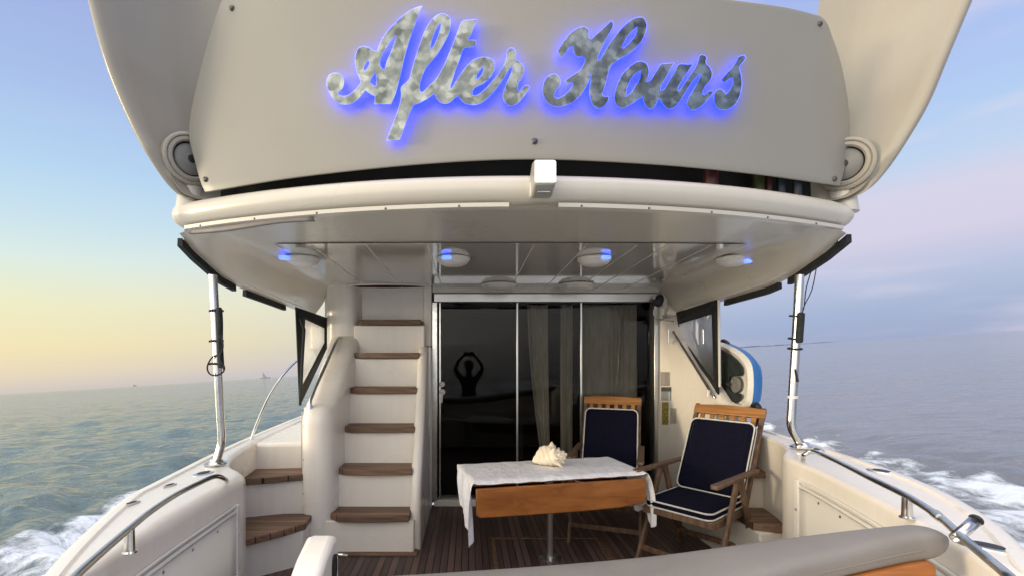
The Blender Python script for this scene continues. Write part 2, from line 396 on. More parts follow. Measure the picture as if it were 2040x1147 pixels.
def coons(bottom, top, left, right, nu=40, nv=24):   # curves in 2-D, bottom/top run left to right, left/right run bottom to top
    b = resample(bottom, nu + 1); t = resample(top, nu + 1); l = resample(left, nv + 1); r = resample(right, nv + 1)
    rows = []
    for j in range(nv + 1):
        v = j / nv; row = []
        for i in range(nu + 1):
            u = i / nu
            p = b[i] * (1 - v) + t[i] * v + l[j] * (1 - u) + r[j] * u - (b[0] * (1 - u) * (1 - v) + b[nu] * u * (1 - v) + t[0] * (1 - u) * v + t[nu] * u * v)
            row.append(p)
        rows.append(row)
    return rows

# =================================================================== THE YACHT
yacht = thing('motor_yacht', 'white motor yacht seen from its stern with teak stairs and open covered cockpit', 'yacht', (XC, 2.6, FLOOR))

# ---- cockpit sole
MB().box((XC, 2.7, FLOOR - .02), (3.9, 3.44, .04)).build('cockpit_floor', M['sole'], yacht)
hf = MB()
for a, b in (((.18, 3.62), (.98, 3.62)), ((.18, 3.0), (.98, 3.0)), ((.18, 3.0), (.18, 3.62)), ((.98, 3.0), (.98, 3.62))):
    c = ((a[0] + b[0]) / 2, (a[1] + b[1]) / 2, FLOOR + .002); hf.box(c, (abs(a[0] - b[0]) + .03, abs(a[1] - b[1]) + .03, .008))
hf.build('hatch_frame', M['teak_dark'], yacht, bevel=.001)

# ---- coamings and hull sides (inner edge, outer edge in plan; one section per station)
def coaming(side, ztop, inner, outer, rad=.055):
    inn = catmull([(x, y, 0) for x, y in inner], 5); out = catmull([(x, y, 0) for x, y in outer], 5)
    n = 64; inn = resample(inn, n); out = resample(out, n)
    rows = []
    for a, b in zip(inn, out):
        d = (b - a); w = d.length; d.normalize(); r = min(rad, w * .22)
        row = [(a.x, a.y, FLOOR - .03), (a.x, a.y, ztop - .4), (a.x, a.y, ztop - r)]
        for k in range(1, 6):
            t = k / 5 * math.pi / 2
            row.append(a.x and (a.x + d.x * r * (1 - math.cos(t)), a.y + d.y * r * (1 - math.cos(t)), ztop - r + r * math.sin(t)))
        q = max(r * 1.2, w - .05)
        row.append((a.x + d.x * w * .5, a.y + d.y * w * .5, ztop + .006))
        row.append((a.x + d.x * (w - .05), a.y + d.y * (w - .05), ztop + .002))
        row.append((a.x + d.x * (w - .042), a.y + d.y * (w - .042), ztop + .012))
        row.append((a.x + d.x * (w - .015), a.y + d.y * (w - .015), ztop + .012))
        for k in range(1, 5):
            t = k / 4 * math.pi / 2
            row.append((b.x + d.x * (.012 * math.sin(t) - .015 + .015 * math.sin(t)), b.y + d.y * .012 * math.sin(t), ztop + .012 - .03 * (1 - math.cos(t))))
        row.append((b.x + d.x * .0, b.y, ztop - .07)); row.append((b.x - d.x * .03, b.y, ztop - .5)); row.append((b.x - d.x * .12, b.y, ztop - 1.1)); row.append((b.x - d.x * .3, b.y, ztop - 1.9))
        rows.append([Vector(p) for p in row])
    return rows, inn, out
ZL, ZR = -.64, -.56
rowsL, innL, outL = coaming(-1, ZL, [(-1.0, .75), (-1.12, 1.35), (-1.165, 1.8), (-1.18, 2.3), (-1.19, 2.50), (-1.23, 2.62), (-1.38, 2.78), (-1.50, 3.05), (-1.575, 3.6), (-1.63, 4.6), (-1.66, 6.2)],
                            [(-.82, .75), (-1.22, 1.376), (-1.50, 2.06), (-1.545, 2.3), (-1.575, 2.53), (-1.59, 2.66), (-1.615, 2.85), (-1.64, 3.1), (-1.68, 3.6), (-1.72, 4.6), (-1.74, 6.2)])
coamL = MB().grid(rowsL).build('side_coaming', M['gel'], yacht, smooth=38)
rowsR, innR, outR = coaming(1, ZR, [(1.18, .75), (1.36, 1.2), (1.50, 1.6), (1.61, 2.0), (1.69, 2.35), (1.71, 2.56), (1.76, 2.68), (1.90, 2.86), (2.0, 3.1), (2.06, 3.6), (2.11, 4.6), (2.14, 6.2)],
                            [(1.05, .75), (1.49, 1.25), (1.76, 1.62), (1.94, 2.0), (2.04, 2.40), (2.07, 2.62), (2.09, 2.74), (2.12, 2.9), (2.14, 3.12), (2.17, 3.6), (2.20, 4.6), (2.22, 6.2)], .024)
coamR = MB().grid(rowsR).build('side_coaming', M['gel'], yacht, smooth=38)
# lining panels on the inner faces, with a trim strip and screws
def lining(inn, side, ytop, z, y0, y1, par):
    pts = [p for p in inn if y0 <= p.y <= y1]
    s = -side
    rows = []
    for p in pts:
        rows.append([Vector((p.x + s * .008, p.y, FLOOR)), Vector((p.x + s * .008, p.y, z - .012))])
    MB().grid(rows).build('locker_panel', M['lining'], par, solid=.010)
    for dz, rr in ((0, .009), (.026, .006)):
        MB().tube([Vector((p.x + s * .010, p.y, z + dz)) for p in pts], rr, 8).build('trim_strip', M['plastic'], par)
    e = pts[-1]
    MB().box((e.x + s * .009, e.y, (FLOOR + z) / 2), (.024, .034, z - FLOOR + .06)).build('trim_strip', M['plastic'], par, bevel=.004)
    q = resample(pts, 7)
    screws([Matrix.Translation((p.x + s * .0135, p.y, z - .03)) @ Matrix.Rotation(R(90 * s), 4, 'Y') for p in q[1:6]] +
           [Matrix.Translation((e.x + s * .0212, e.y - .004, z - .12 - k * .17)) @ Matrix.Rotation(R(90 * s), 4, 'Y') for k in range(4)], par)
lining(innL, -1, 0, -.79, 1.15, 2.49, coamL)
lining(innR, 1, 0, -.675, 1.25, 2.53, coamR)
# recessed deck fittings (fillers, cleats)
def deck_fitting(p, par, ang, L=.052, W=.030):
    m4 = Matrix.Translation(p) @ Matrix.Rotation(ang, 4, 'Z') @ Matrix.Diagonal((1, W / L, 1, 1))
    MB().lathe([(L * 1.25, -.004), (L * 1.2, .002), (L * .8, .004), (L * .74, .004)], m4, 24).build('deck_plate', M['alu'], par)
    MB().lathe([(L * .76, .002), (L * .7, .0065), (0, .0075)], m4, 24).build('filler_cap', M['black'], par)
deck_fitting(at_z(398, 942, ZL + .006) + Vector((.02, 0, 0)), coamL, R(70))
for px, py in ((338, 966), (262, 1002)):
    deck_fitting(at_z(px, py, ZL + .008), coamL, R(74), .032, .010)
for px, py in ((1640, 894), (1782, 938)):
    deck_fitting(at_z(px, py, ZR + .006) - Vector((.06, 0, 0)), coamR, R(115), .05, .028)
deck_fitting(at_z(1968, 1088, ZR + .006), coamR, R(125), .05, .028)

# mooring handrails on the coamings
def rail(path, posts, par, r=.0135, zdeck=0):
    p = catmull(path, 8)
    MB().tube(p, r, 14).build('handrail', M['chrome'], par)
    for q in posts:
        MB().lathe([(.022, zdeck - q.z), (.022, zdeck - q.z + .004), (.016, zdeck - q.z + .008), (.0145, -.0)], Matrix.Translation(q), 16).build('rail_post', M['chrome'], par)
zl = ZL + .075
pl = [at_z(452, 958, ZL + .01), at_z(446, 952, ZL + .05), at_z(428, 948, zl), at_z(395, 962, zl), at_z(350, 985, zl), at_z(300, 1018, zl), at_z(258, 1052, zl), at_z(205, 1097, zl), at_z(150, 1147, zl), at_z(90, 1210, zl), at_z(60, 1250, ZL)]
rail(pl, [at_z(258, 1054, zl)], coamL, .0112, ZL)
zr = ZR + .07
pr = [at_z(1600, 911, ZR + .01), at_z(1603, 905, ZR + .05), at_z(1622, 899, zr), at_z(1665, 917, zr), at_z(1735, 952, zr), at_z(1808, 988, zr), at_z(1870, 1028, zr), at_z(1920, 1072, zr), at_z(1975, 1118, zr), at_z(2030, 1165, zr), at_z(2080, 1215, ZR)]
rail(pr, [at_z(1807, 990, zr)], coamR, .0112, ZR)
mid = at_z(1862, 1022, zr); nx = at_z(1875, 1032, zr)
MB().tube([mid, nx], .014, 14).build('rail_joint', M['chrome'], coamR)
# rod holder crossing the rail
a = at_z(1903, 1072, ZR + .06); b = at(1943, 1036, a.y + .02)
rh = MB().tube([a, a.lerp(b, .5), b], .0125, 20, cap=False).build('rod_holder', M['chrome'], coamR, solid=.004)
MB().lathe([(.0150, 0), (.0168, .004), (.0150, .008)], Matrix.Translation(b) @ (b - a).to_track_quat('Z', 'Y').to_matrix().to_4x4(), 20).build('rubber_collar', M['black'], coamR)
MB().lathe([(0, .0084), (.0145, .0085)], Matrix.Translation(b) @ (b - a).to_track_quat('Z', 'Y').to_matrix().to_4x4(), 20).build('tube_mouth', M['dark'], coamR)

# ---- side steps up to the side decks
def steps(pts_list, name_mat, par):
    for low, tre, zt in pts_list:
        st = MB().prism([(x, y, FLOOR - .02) for x, y in low], (0, 0, zt - .045 - FLOOR + .02)).build('side_step', M['gel'], par, bevel=.012)
        MB().prism([(x, y, zt - .045) for x, y in tre], (0, 0, .045)).build('tread', M['teak'], st, bevel=.006)
steps([([(-1.50, 2.86), (-1.10, 3.16), (-1.10, 3.7), (-1.6, 3.7)], [(-1.52, 2.80), (-1.34, 2.90), (-1.19, 3.04), (-1.085, 3.17), (-1.10, 3.36), (-1.60, 3.36)], -1.12),
       ([(-1.59, 3.26), (-1.15, 3.40), (-1.15, 3.6), (-1.62, 3.6)], [(-1.60, 3.22), (-1.40, 3.27), (-1.14, 3.38), (-1.15, 3.62), (-1.62, 3.62)], -.845)], None, yacht)
steps([([(1.80, 2.95), (2.03, 2.98), (2.08, 3.6), (1.74, 3.6)], [(1.785, 3.00), (1.90, 2.95), (2.0, 2.93), (2.02, 2.98), (2.07, 3.38), (1.785, 3.38)], -1.06),
       ([(1.78, 3.30), (2.06, 3.30), (2.10, 3.9), (1.74, 3.9)], [(1.80, 3.30), (1.94, 3.25), (2.045, 3.26), (2.09, 3.72), (1.80, 3.72)], -.80)], None, yacht)

MB().prism([(x, y, FLOOR) for x, y in ((-1.66, 3.50), (-1.14, 3.57), (-1.14, 4.9), (-1.70, 4.9))], (0, 0, -FLOOR - .655)).build('side_deck', M['gel'], yacht, bevel=.03, seg=4)
# ---- the flybridge stairs
treads = [(-1.12, 3.31), (-.837, 3.475), (-.555, 3.64), (-.27, 3.805), (.01, 3.97), (.298, 4.135)]
XL_, XR_ = -.975, -.415
body = MB(); prev = FLOOR - .02
prof = [(3.335, FLOOR - .02)]
for i, (z, y) in enumerate(treads):
    ynext = treads[i + 1][1] + .03 if i < 5 else 4.34
    prof += [(y + .03, z - .045), (ynext, z - .045)]
prof += [(4.34, .66), (4.41, .66), (4.41, FLOOR - .02)]
stair = MB().prism([(XL_ - .03, y, z) for y, z in prof], (XR_ - XL_ + .06, 0, 0)).build('staircase', M['gel'], yacht, smooth=30, bevel=.010)
for z, y in treads:
    x0, x1 = XL_, XR_
    outl = []
    for k in range(9):                         # a gently bowed nosing
        t = k / 8; outl.append((lerp(x0, x1, t), y - .018 * math.sin(t * math.pi) + (.05 if k == 0 else 0), z - .043))
    outl += [(x1, y + .215, z - .043), (x0, y + .215, z - .043)]
    MB().prism(outl, (0, 0, .045)).build('tread', M['teak'], stair, bevel=.006)
MB().box((-.69, 3.34, FLOOR + .008), (.66, .09, .016)).build('base_trim', M['teak'], stair, bevel=.003)
# inboard stringer: a rounded fin that climbs with the treads
def fin(x0, x1, line, back, name, mat, par, nround=8):
    rows = []
    w = (x1 - x0) / 2; xm = (x0 + x1) / 2
    for y, z in line:
        row = [Vector((x0, back, z))]
        for k in range(nround + 1):
            t = math.pi * k / nround
            row.append(Vector((xm - w * math.cos(t), y + w - w * math.sin(t) * 1.0, z + (0.0))))
        row.append(Vector((x1, back, z))); rows.append(row)
    return rows
line = [(3.395, FLOOR - .01), (3.40, -1.15), (3.47, -.9), (3.62, -.62), (3.77, -.35), (3.90, -.12), (3.985, .0), (4.03, .035), (4.10, .06), (4.2, .065)]
line = [(p.y, p.z) for p in catmull([(0, y, z) for y, z in line], 4)]
f_ = fin(-.425, -.345, line, 4.41, 'x', None, None)
mb = MB().grid(f_); mb.add(f_[-1], [tuple(range(len(f_[-1])))])
mb.build('stair_stringer', M['gel'], yacht, smooth=60)
# pillar between stairs and door, with a join line
MB().box((-.375, 4.365, -.665), (.075, .11, 1.46)).build('door_pillar', M['gel'], yacht, bevel=.010)
MB().box((-.375, 4.365, .355), (.075, .11, .57)).build('door_pillar', M['gel'], yacht, bevel=.010)
# outboard stair wall: a curved enclosure whose top slopes up towards the bulkhead
def stair_wall():
    plan = catmull([(-.955, 4.41, 0), (-.955, 4.1, 0), (-.955, 3.75, 0), (-.957, 3.48, 0), (-.972, 3.385, 0), (-1.02, 3.337, 0), (-1.10, 3.325, 0), (-1.16, 3.352, 0), (-1.197, 3.43, 0), (-1.205, 3.56, 0), (-1.205, 3.75, 0), (-1.212, 4.0, 0), (-1.225, 4.2, 0), (-1.25, 4.41, 0)], 5)
    rows = []
    def ztop(y): return interp(y, [3.33, 3.45, 3.6, 3.9, 4.1, 4.25, 4.36, 4.42], [-.41, -.375, -.29, -.06, .10, .19, .215, .22])
    for p in plan:
        y = max(p.y, 3.46); m = Vector((interp(y, [3.4, 4.0, 4.42], [-1.08, -1.085, -1.10]), y, 0))
        row = [Vector((p.x, p.y, FLOOR - .02))]
        for f, dz in ((0, -.085), (.03, -.05), (.10, -.022), (.22, -.004), (.45, .010), (.75, .016), (1, .018)):
            q = p.lerp(m, f); row.append(Vector((q.x, q.y, ztop(lerp(p.y, m.y, f)) + dz)))
        rows.append(row)
    return rows
sw = MB().grid(stair_wall()).build('stair_side_wall', M['gel'], yacht, smooth=60)
MB().box((-1.186, 3.398, -.90), (.01, .01, .98)).build('seam_strip', M['alu'], sw)
screws([Matrix.Translation((-1.160, 3.352, -.5 - k * .24)) @ Matrix.Rotation(R(90), 4, 'X') for k in range(4)], sw)
MB().lathe([(.028, 0), (.03, .012), (.024, .02), (0, .022)], Matrix.Translation((-1.16, 3.44, -.40)), 16).build('cap_fitting', M['plastic'], sw)
# pillar from the wall to the headliner left of the stairs
pil = [Vector((p.x, p.y, .05)) for p in catmull([(-1.285, 4.41, 0), (-1.27, 4.27, 0), (-1.22, 4.195, 0), (-1.11, 4.17, 0), (-1.0, 4.21, 0), (-.965, 4.41, 0)], 5)]
MB().grid([pil, [p + Vector((0, 0, .62)) for p in pil]]).build('bulkhead_pillar', M['gel'], yacht, smooth=60)
# grab rail up the outboard wall
hp = [at(617, 806, 3.40), at(619, 795, 3.42), at(622, 788, 3.45), at(631, 766, 3.58), at(645, 736, 3.75), at(659, 704, 3.90), at(671, 679, 4.05), at(677, 672, 4.12), at(681, 674, 4.18)]
MB().tube(catmull(hp, 6), .013, 12).build('grab_rail', M['chrome'], sw)
MB().lathe([(.024, 0), (.020, .02), (.015, .05)], Matrix.Translation(hp[0] - Vector((0, 0, .035))), 14).build('rail_foot', M['chrome'], sw)

# ---- bulkhead around the door, starboard quarter wall
DX0, DX1 = -.30, 1.70
MB().box(((DX1 + 2.08) / 2, YB + .03, -.35), (2.08 - DX1, .06, 2.1)).build('bulkhead', M['gel'], yacht)
MB().box((-1.135, YB + .03, -.38), (.40, .06, 2.05)).build('bulkhead', M['gel'], yacht)
MB().box(((DX0 + DX1) / 2, YB + .005, FLOOR + .03), (DX1 - DX0 + .04, .10, .066)).build('door_sill', M['gel'], yacht, bevel=.008)
def quarter_wall():
    plan = catmull([(1.705, 4.415, 0), (1.745, 4.37, 0), (1.80, 4.22, 0), (1.855, 4.0, 0), (1.90, 3.8, 0), (1.935, 3.62, 0), (1.955, 3.54, 0), (2.0, 3.5, 0)], 5)
    rows = []
    def ztop(y): return interp(y, [3.5, 3.62, 3.95, 4.3, 4.36, 4.42], [-.38, -.355, -.11, .20, .40, .60])
    for p in plan:
        zt = ztop(p.y); ox = 2.02
        rows.append([Vector((p.x, p.y, FLOOR - .02)), Vector((p.x, p.y, zt - .06)), Vector((p.x + .008, p.y, zt - .025)), Vector((p.x + .03, p.y + .005, zt - .004)), Vector((max(p.x + .05, ox - .02), p.y + .01, zt)), Vector((max(p.x + .06, ox), p.y + .01, FLOOR))])
    return rows
qw = MB().grid(quarter_wall()).build('quarter_wall', M['gel'], yacht, smooth=60)
MB().box((1.79, 4.372, -.02), (.055, .06, 1.3)).build('corner_post', M['gel'], qw, bevel=.02)

# ---- sliding door
door = MB()
door.box(((DX0 + DX1) / 2, YB - .01, .515), (DX1 - DX0 + .04, .10, .075)).build('sliding_door', M['alu'], yacht, bevel=.004)
door = [o for o in yacht.children if o.name == 'sliding_door'][0]
MB().box(((DX0 + DX1) / 2, YB - .035, .588), (DX1 - DX0 + .06, .13, .066)).build('door_header', M['gel_gloss'], door, bevel=.006)
for x, w, d in ((DX0 - .012, .05, .11), (DX0 + .035, .02, .07), (DX1 + .012, .035, .11)):
    MB().box((x, YB - .012, -.43), (w, d, 1.81)).build('door_jamb', M['chrome' if x < 0 else 'alu'], door, bevel=.005)
MB().box(((DX0 + DX1) / 2, YB - .005, -1.322), (DX1 - DX0, .08, .016)).build('door_track', M['alu'], door)
for x in (.447, 1.038):
    MB().box((x, YB - .005, -.42), (.018, .03, 1.79)).build('mullion', M['alu'], door, bevel=.003)
    MB().box((x + (.03 if x < 1 else -.035), YB + .012, -.42), (.05, .012, 1.79)).build('pane_edge', M['dark'], door)
for k, (x0, x1) in enumerate(((DX0 + .02, .44), (.455, 1.03), (1.046, DX1))):
    y = YB + .002 + .0006 * k
    MB().add([(x0, y, -1.315), (x1, y, -1.315), (x1, y, .478), (x0, y, .478)], [(0, 1, 2, 3)]).build('glass_pane', M['glass'], door)
hd = MB()
hd.lathe([(.026, 0), (.026, .012), (.02, .02), (0, .021)], Matrix.Translation((DX0 + .055, YB - .045, -.275)) @ Matrix.Rotation(R(90), 4, 'X'), 18)
hd.lathe([(.028, 0), (.028, .012), (.015, .018), (0, .02)], Matrix.Translation((DX0 + .055, YB - .045, -.345)) @ Matrix.Rotation(R(90), 4, 'X'), 18)
hd.tube([(DX0 + .055, YB - .06, -.345), (DX0 + .054, YB - .075, -.37), (DX0 + .05, YB - .075, -.44)], [.012, .011, .009], 10)
hd.build('door_handle', M['plastic'], door)
# saloon behind the glass
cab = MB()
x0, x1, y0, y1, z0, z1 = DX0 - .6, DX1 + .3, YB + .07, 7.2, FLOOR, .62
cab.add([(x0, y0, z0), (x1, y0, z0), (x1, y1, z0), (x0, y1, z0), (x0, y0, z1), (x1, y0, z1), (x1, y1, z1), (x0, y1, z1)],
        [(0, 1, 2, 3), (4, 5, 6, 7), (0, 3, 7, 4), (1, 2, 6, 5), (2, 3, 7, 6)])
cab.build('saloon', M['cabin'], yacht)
def curtain(xa, xb, xa2, xb2, y, folds, amp, tie=.5):
    rows = []
    n = folds * 10
    for j in range(25):
        v = j / 24; z = lerp(.47, -1.33, v); row = []
        s = v ** 1.5
        for i in range(n + 1):
            u = i / n; x = lerp(lerp(xa, xb, u), lerp(xa2, xb2, u), s)
            yy = y + amp * math.sin(u * folds * 2 * math.pi + .6 * math.sin(v * 4)) * (.7 + .3 * math.sin(v * 3 + u * 5))
            row.append(Vector((x, yy, z)))
        rows.append(row)
    return MB().grid(rows)
curtain(.56, .76, .74, .79, YB + .16, 4, .022).build('curtain', M['curtain'], yacht, smooth=80)
curtain(.88, 1.0, .88, 1.0, YB + .16, 2, .018).build('curtain', M['curtain'], yacht, smooth=80)
curtain(1.06, 1.37, 1.06, 1.37, YB + .17, 3, .012).build('curtain', M['curtain'], yacht, smooth=80)
curtain(1.36, 1.61, 1.36, 1.63, YB + .15, 4, .020).build('curtain', M['curtain'], yacht, smooth=80)

# ---- flybridge overhang: headliner dish, moulded aft beam, side skirts
def bow(x): s = (x - XC) / 1.75; return .40 * s * s
XLE, XRE = -1.50, 1.955
def edge_z(y): return interp(y, [2.42, 2.5, 2.62, 2.9, 3.15, 3.6, 4.2, 4.45], [.645, .61, .56, .475, .44, .42, .39, .33])
def ceil_z(y): return interp(y, [2.0, 2.7, 4.45], [.652, .645, .602])
rows = []
NX = 61
for j in range(29):
    v = j / 28
    row = []
    for i in range(NX):
        u = i / (NX - 1)
        x = lerp(XLE, XRE, u)
        y = lerp(2.08 + bow(x), 4.45, v)
        d = min(x - XLE, XRE - x)
        zc = ceil_z(y); ze = edge_z(y); w = .27
        t = max(0, 1 - d / w)
        z = zc - (zc - ze) * (t * t * (3 - 2 * t)) if ze < zc else zc
        row.append(Vector((x, y, z)))
    rows.append(row)
oh = MB().grid(rows).build('overhang', M['gel_top_shade'], yacht, smooth=80)
# skirts outside and a fillet rail along the edge
for side, xe in ((-1, XLE), (1, XRE)):
    r1, r2 = [], []
    for j in range(29):
        y = lerp(2.17 + bow(xe), 4.45, j / 28)
        z = min(edge_z(y), ceil_z(y))
        r1.append([Vector((xe, y, z)), Vector((xe + side * .012, y, z - .006)), Vector((xe + side * .024, y, z + .004)), Vector((xe + side * .030, y, z + .03)), Vector((xe + side * .02, y, max(z + .1, .765)))])
        r2.append(Vector((xe - side * .035, y, z + .018)))
    MB().grid(r1).build('overhang_skirt', M['gel_top_shade'], oh, smooth=60)
    MB().tube(r2, .007, 8).build('edge_bead', M['plastic'], oh)
# glossy headliner panel with planked seams
rows = []
for j in range(13):
    v = j / 12; row = []
    for i in range(31):
        x = lerp(-1.13, 1.62, i / 30); y = lerp(2.74 + bow(x) * .12, 4.40, v)
        row.append(Vector((x, y, ceil_z(y) - .007)))
    rows.append(row)
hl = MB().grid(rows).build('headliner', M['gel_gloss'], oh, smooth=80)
sm = MB()
for x in (-.92, -.60, -.24, .38, .69, .985, 1.16, 1.42):
    sm.tube([Vector((x, lerp(2.80, 4.33, t / 4), ceil_z(lerp(2.80, 4.33, t / 4)) - .0075)) for t in range(5)], .0035, 6)
sm.build('seam_line', M['plastic'], oh)
# aft beam
def beam_prof(y, x):
    return [(y + .20, .775), (y + .07, .783), (y + .03, .778), (y + .008, .765), (y - .004, .745), (y - .008, .72), (y - .004, .70), (y + .012, .678), (y + .035, .664), (y + .05, .660), (y + .052, .650), (y + .09, .646)]
rows = []
RC = .10
def beam_row(px_, py_, nx, ny):                 # profile carried along a plan point with outward normal (nx, ny)
    return [Vector((px_ - nx * min(a, .30), py_ - ny * min(a, .30), b)) for a, b in beam_prof(0, 0)]
xl, xr = XLE + .055, XRE - .055
for k in range(9):
    y0 = 2.055 + bow(xl) + RC
    if k < 2: rows.append(beam_row(xl - RC, y0 + (.6, .2)[k], -1, 0))
for k in range(8):
    t = R(90) * (1 - k / 8); n = (-math.sin(t), -math.cos(t)); c = (xl, 2.055 + bow(xl) + RC)
    rows.append([Vector((c[0] + n[0] * (RC - min(a, RC - .004)), c[1] + n[1] * (RC - min(a, RC - .004)), b)) for a, b in beam_prof(0, 0)])
for i in range(61):
    x = lerp(xl, xr, i / 60); y = 2.055 + bow(x)
    rows.append([Vector((x, a, b)) for a, b in beam_prof(y, x)])
for k in range(1, 9):
    t = R(90) * k / 8; n = (math.sin(t), -math.cos(t)); c = (xr, 2.055 + bow(xr) + RC)
    rows.append([Vector((c[0] + n[0] * (RC - min(a, RC - .004)), c[1] + n[1] * (RC - min(a, RC - .004)), b)) for a, b in beam_prof(0, 0)])
y0 = 2.055 + bow(xr) + RC
for d in (.2, .6): rows.append(beam_row(xr + RC, y0 + d, 1, 0))
beam = MB().grid(rows).build('aft_beam', M['gel_top_shade'], oh, smooth=60)
# awning track under the beam in two halves
for xa, xb in ((XLE + .04, .175), (.39, XRE - .03)):
    pts = [Vector((x, 2.055 + bow(x) + .028, .646)) for x in [lerp(xa, xb, k / 30) for k in range(31)]]
    rows = [[p + Vector((0, -.010, .012)), p + Vector((0, -.010, -.006)), p + Vector((0, .012, -.010)), p + Vector((0, .016, .004))] for p in pts]
    tr = MB().grid(rows).build('awning_track', M['gel_top_shade'], oh, smooth=30)
    screws([Matrix.Translation(pts[k] + Vector((0, -.0105, -.001))) @ Matrix.Rotation(R(90), 4, 'X') for k in range(2, 31, 6)], oh, M['bolt'], .005)
# a strip of canvas caught in the port end of the track
pts = [Vector((x, 2.055 + bow(x) + .035, .632 - .006 * math.sin(x * 9))) for x in [lerp(XLE + .05, -.72, k / 20) for k in range(21)]]
MB().grid([[p + Vector((0, 0, .010)), p + Vector((0, .01, -.012)), p + Vector((0, .03, -.012))] for p in pts]).build('canvas_strip', M['vinyl'], oh, solid=.003)

# black canopy tracks along the overhang edges
def track(xe, side, ya, yb, dz=.0, h=.045):
    rows = []
    for k in range(17):
        y = lerp(ya, yb, k / 16); z = min(edge_z(y), ceil_z(y)) + dz
        x = xe + side * .015
        rows.append([Vector((x - .012, y, z - .004)), Vector((x + .012, y, z - .004)), Vector((x + .014, y, z - h)), Vector((x - .014, y, z - h))])
    mb = MB().grid(rows, close_u=True); mb.add(rows[0], [(0, 1, 2, 3)]); mb.add(rows[-1], [(3, 2, 1, 0)])
    mb.build('canopy_track', M['canvas'], oh, smooth=30)
track(XLE, -1, 2.50, 3.08); track(XLE, -1, 3.22, 3.92)
track(XRE, 1, 2.47, 2.93); track(XRE, 1, 3.02, 3.66)

# flat dark plate giving the shade of a hatch opening over the stairs
rec = MB()
hp_ = [Vector((-.72 + .36 * math.cos(t), 4.20 + .13 * math.sin(t) * (1 if math.sin(t) < 0 else .9), ceil_z(4.2) - .0115)) for t in [k * 2 * math.pi / 32 for k in range(32)]]
rec.poly(hp_).build('hatch_shade_plate', M['dark'], oh)
MB().tube(hp_, .008, 8, closed=True).build('hatch_lip', M['gel'], oh)

# ---- flybridge above the beam: dark deck, dark seat back, moulded wings
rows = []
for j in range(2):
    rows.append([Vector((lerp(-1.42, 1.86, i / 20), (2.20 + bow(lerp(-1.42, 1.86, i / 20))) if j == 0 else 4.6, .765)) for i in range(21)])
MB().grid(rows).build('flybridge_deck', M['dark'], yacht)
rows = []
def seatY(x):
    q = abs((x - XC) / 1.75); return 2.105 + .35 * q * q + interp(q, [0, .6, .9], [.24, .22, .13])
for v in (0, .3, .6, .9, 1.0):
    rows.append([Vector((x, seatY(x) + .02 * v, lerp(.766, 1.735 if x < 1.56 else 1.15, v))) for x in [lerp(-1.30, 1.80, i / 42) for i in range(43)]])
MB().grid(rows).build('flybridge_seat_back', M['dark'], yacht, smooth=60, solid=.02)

def wing(side):
    if side < 0:
        zs_px = [(383, 397), (362, 391), (345, 383), (327, 365), (308, 340), (275, 288), (250, 240), (215, 160), (190, 85), (168, 0), (148, -90), (132, -180)]
        xin = lambda z: -1.18
    else:
        zs_px = [(1668, 401), (1688, 397), (1712, 390), (1745, 370), (1782, 328), (1822, 268), (1862, 198), (1905, 95), (1945, 0), (1982, -90), (2015, -180)]
        xin = lambda z: interp(z, [.7, 1.0, 1.74, 2.4], [1.66, 1.68, 1.93, 2.0])
    rows = []
    P = catmull([(p[0], p[1], 0) for p in zs_px], 4)
    for p in P:
        yl = interp(p.y, [-200, 100, 300, 400], [2.12, 2.2, 2.30, 2.42])
        o_ = at(p.x, p.y, yl); z = o_.z
        xo = o_.x; s = side
        tall = interp(z, [.74, .85, 1.0], [.25, .7, 1.0])
        xi = xin(z)
        if side < 0: xi = max(xi, xo + .06)
        row = [Vector((xi, 2.66, z)), Vector((lerp(xi, xo, .35), 2.62 - .02 * tall, z)), Vector((lerp(xi, xo, .62), 2.52, z)), Vector((lerp(xi, xo, .84), lerp(2.4, yl, .6), z)),
               Vector((xo - s * .058 * tall, yl + .022, z)), Vector((xo - s * .040 * tall, yl + .006, z)), Vector((xo - s * .020 * tall, yl + .002, z)), Vector((xo - s * .006, yl + .014, z)),
               Vector((xo, yl + .045, z)), Vector((xo + s * .002, yl + .12, z)), Vector((xo - s * .01, yl + .6, z)), Vector((xo - s * .03, yl + 1.9, z))]
        rows.append(row)
    return rows
wl = MB().grid(wing(-1)).build('flybridge_wing', M['gel_wing_shade'], yacht, smooth=70)
wr = MB().grid(wing(1)).build('flybridge_wing', M['gel_wing_shade'], yacht, smooth=70)
for s_, px in ((-1, 372), (1, 1688)):                       # short necks between wing and beam
    c = at(px, 398, 2.46)
    MB().lathe([(.07, -.06), (.062, .0), (.055, .05), (.058, .09)], Matrix.Translation(c + Vector((0, .03, 0))), 20).build('wing_neck', M['gel_top_shade'], yacht)

# ---- side screens of clear vinyl with black borders
def screen(ou, iu, par):
    mb = MB()
    for k in range(4): mb.add([ou[k], ou[(k + 1) % 4], iu[(k + 1) % 4], iu[k]], [(0, 1, 2, 3)])
    s = mb.build('side_screen', M['canvas'], par, solid=.012)
    MB().add(iu, [(0, 1, 2, 3)]).build('clear_panel', M['clear_vinyl'], s)
    return s
def yR(px): return interp(px, [1348, 1431], [4.36, 3.70])
def yL(px): return interp(px, [589, 655], [3.88, 4.40])
scR = screen([at(x, y, yR(x)) for x, y in ((1429, 597), (1348, 622), (1348, 668), (1432, 786))], [at(x, y, yR(x)) for x, y in ((1419, 625), (1353, 645), (1353, 665), (1423, 760))], yacht)
scL = screen([at(x, y, yL(x)) for x, y in ((589, 611), (655, 634), (653, 688), (597, 807))], [at(x, y, yL(x)) for x, y in ((607, 635), (646, 653), (646, 682), (602, 768))], yacht)
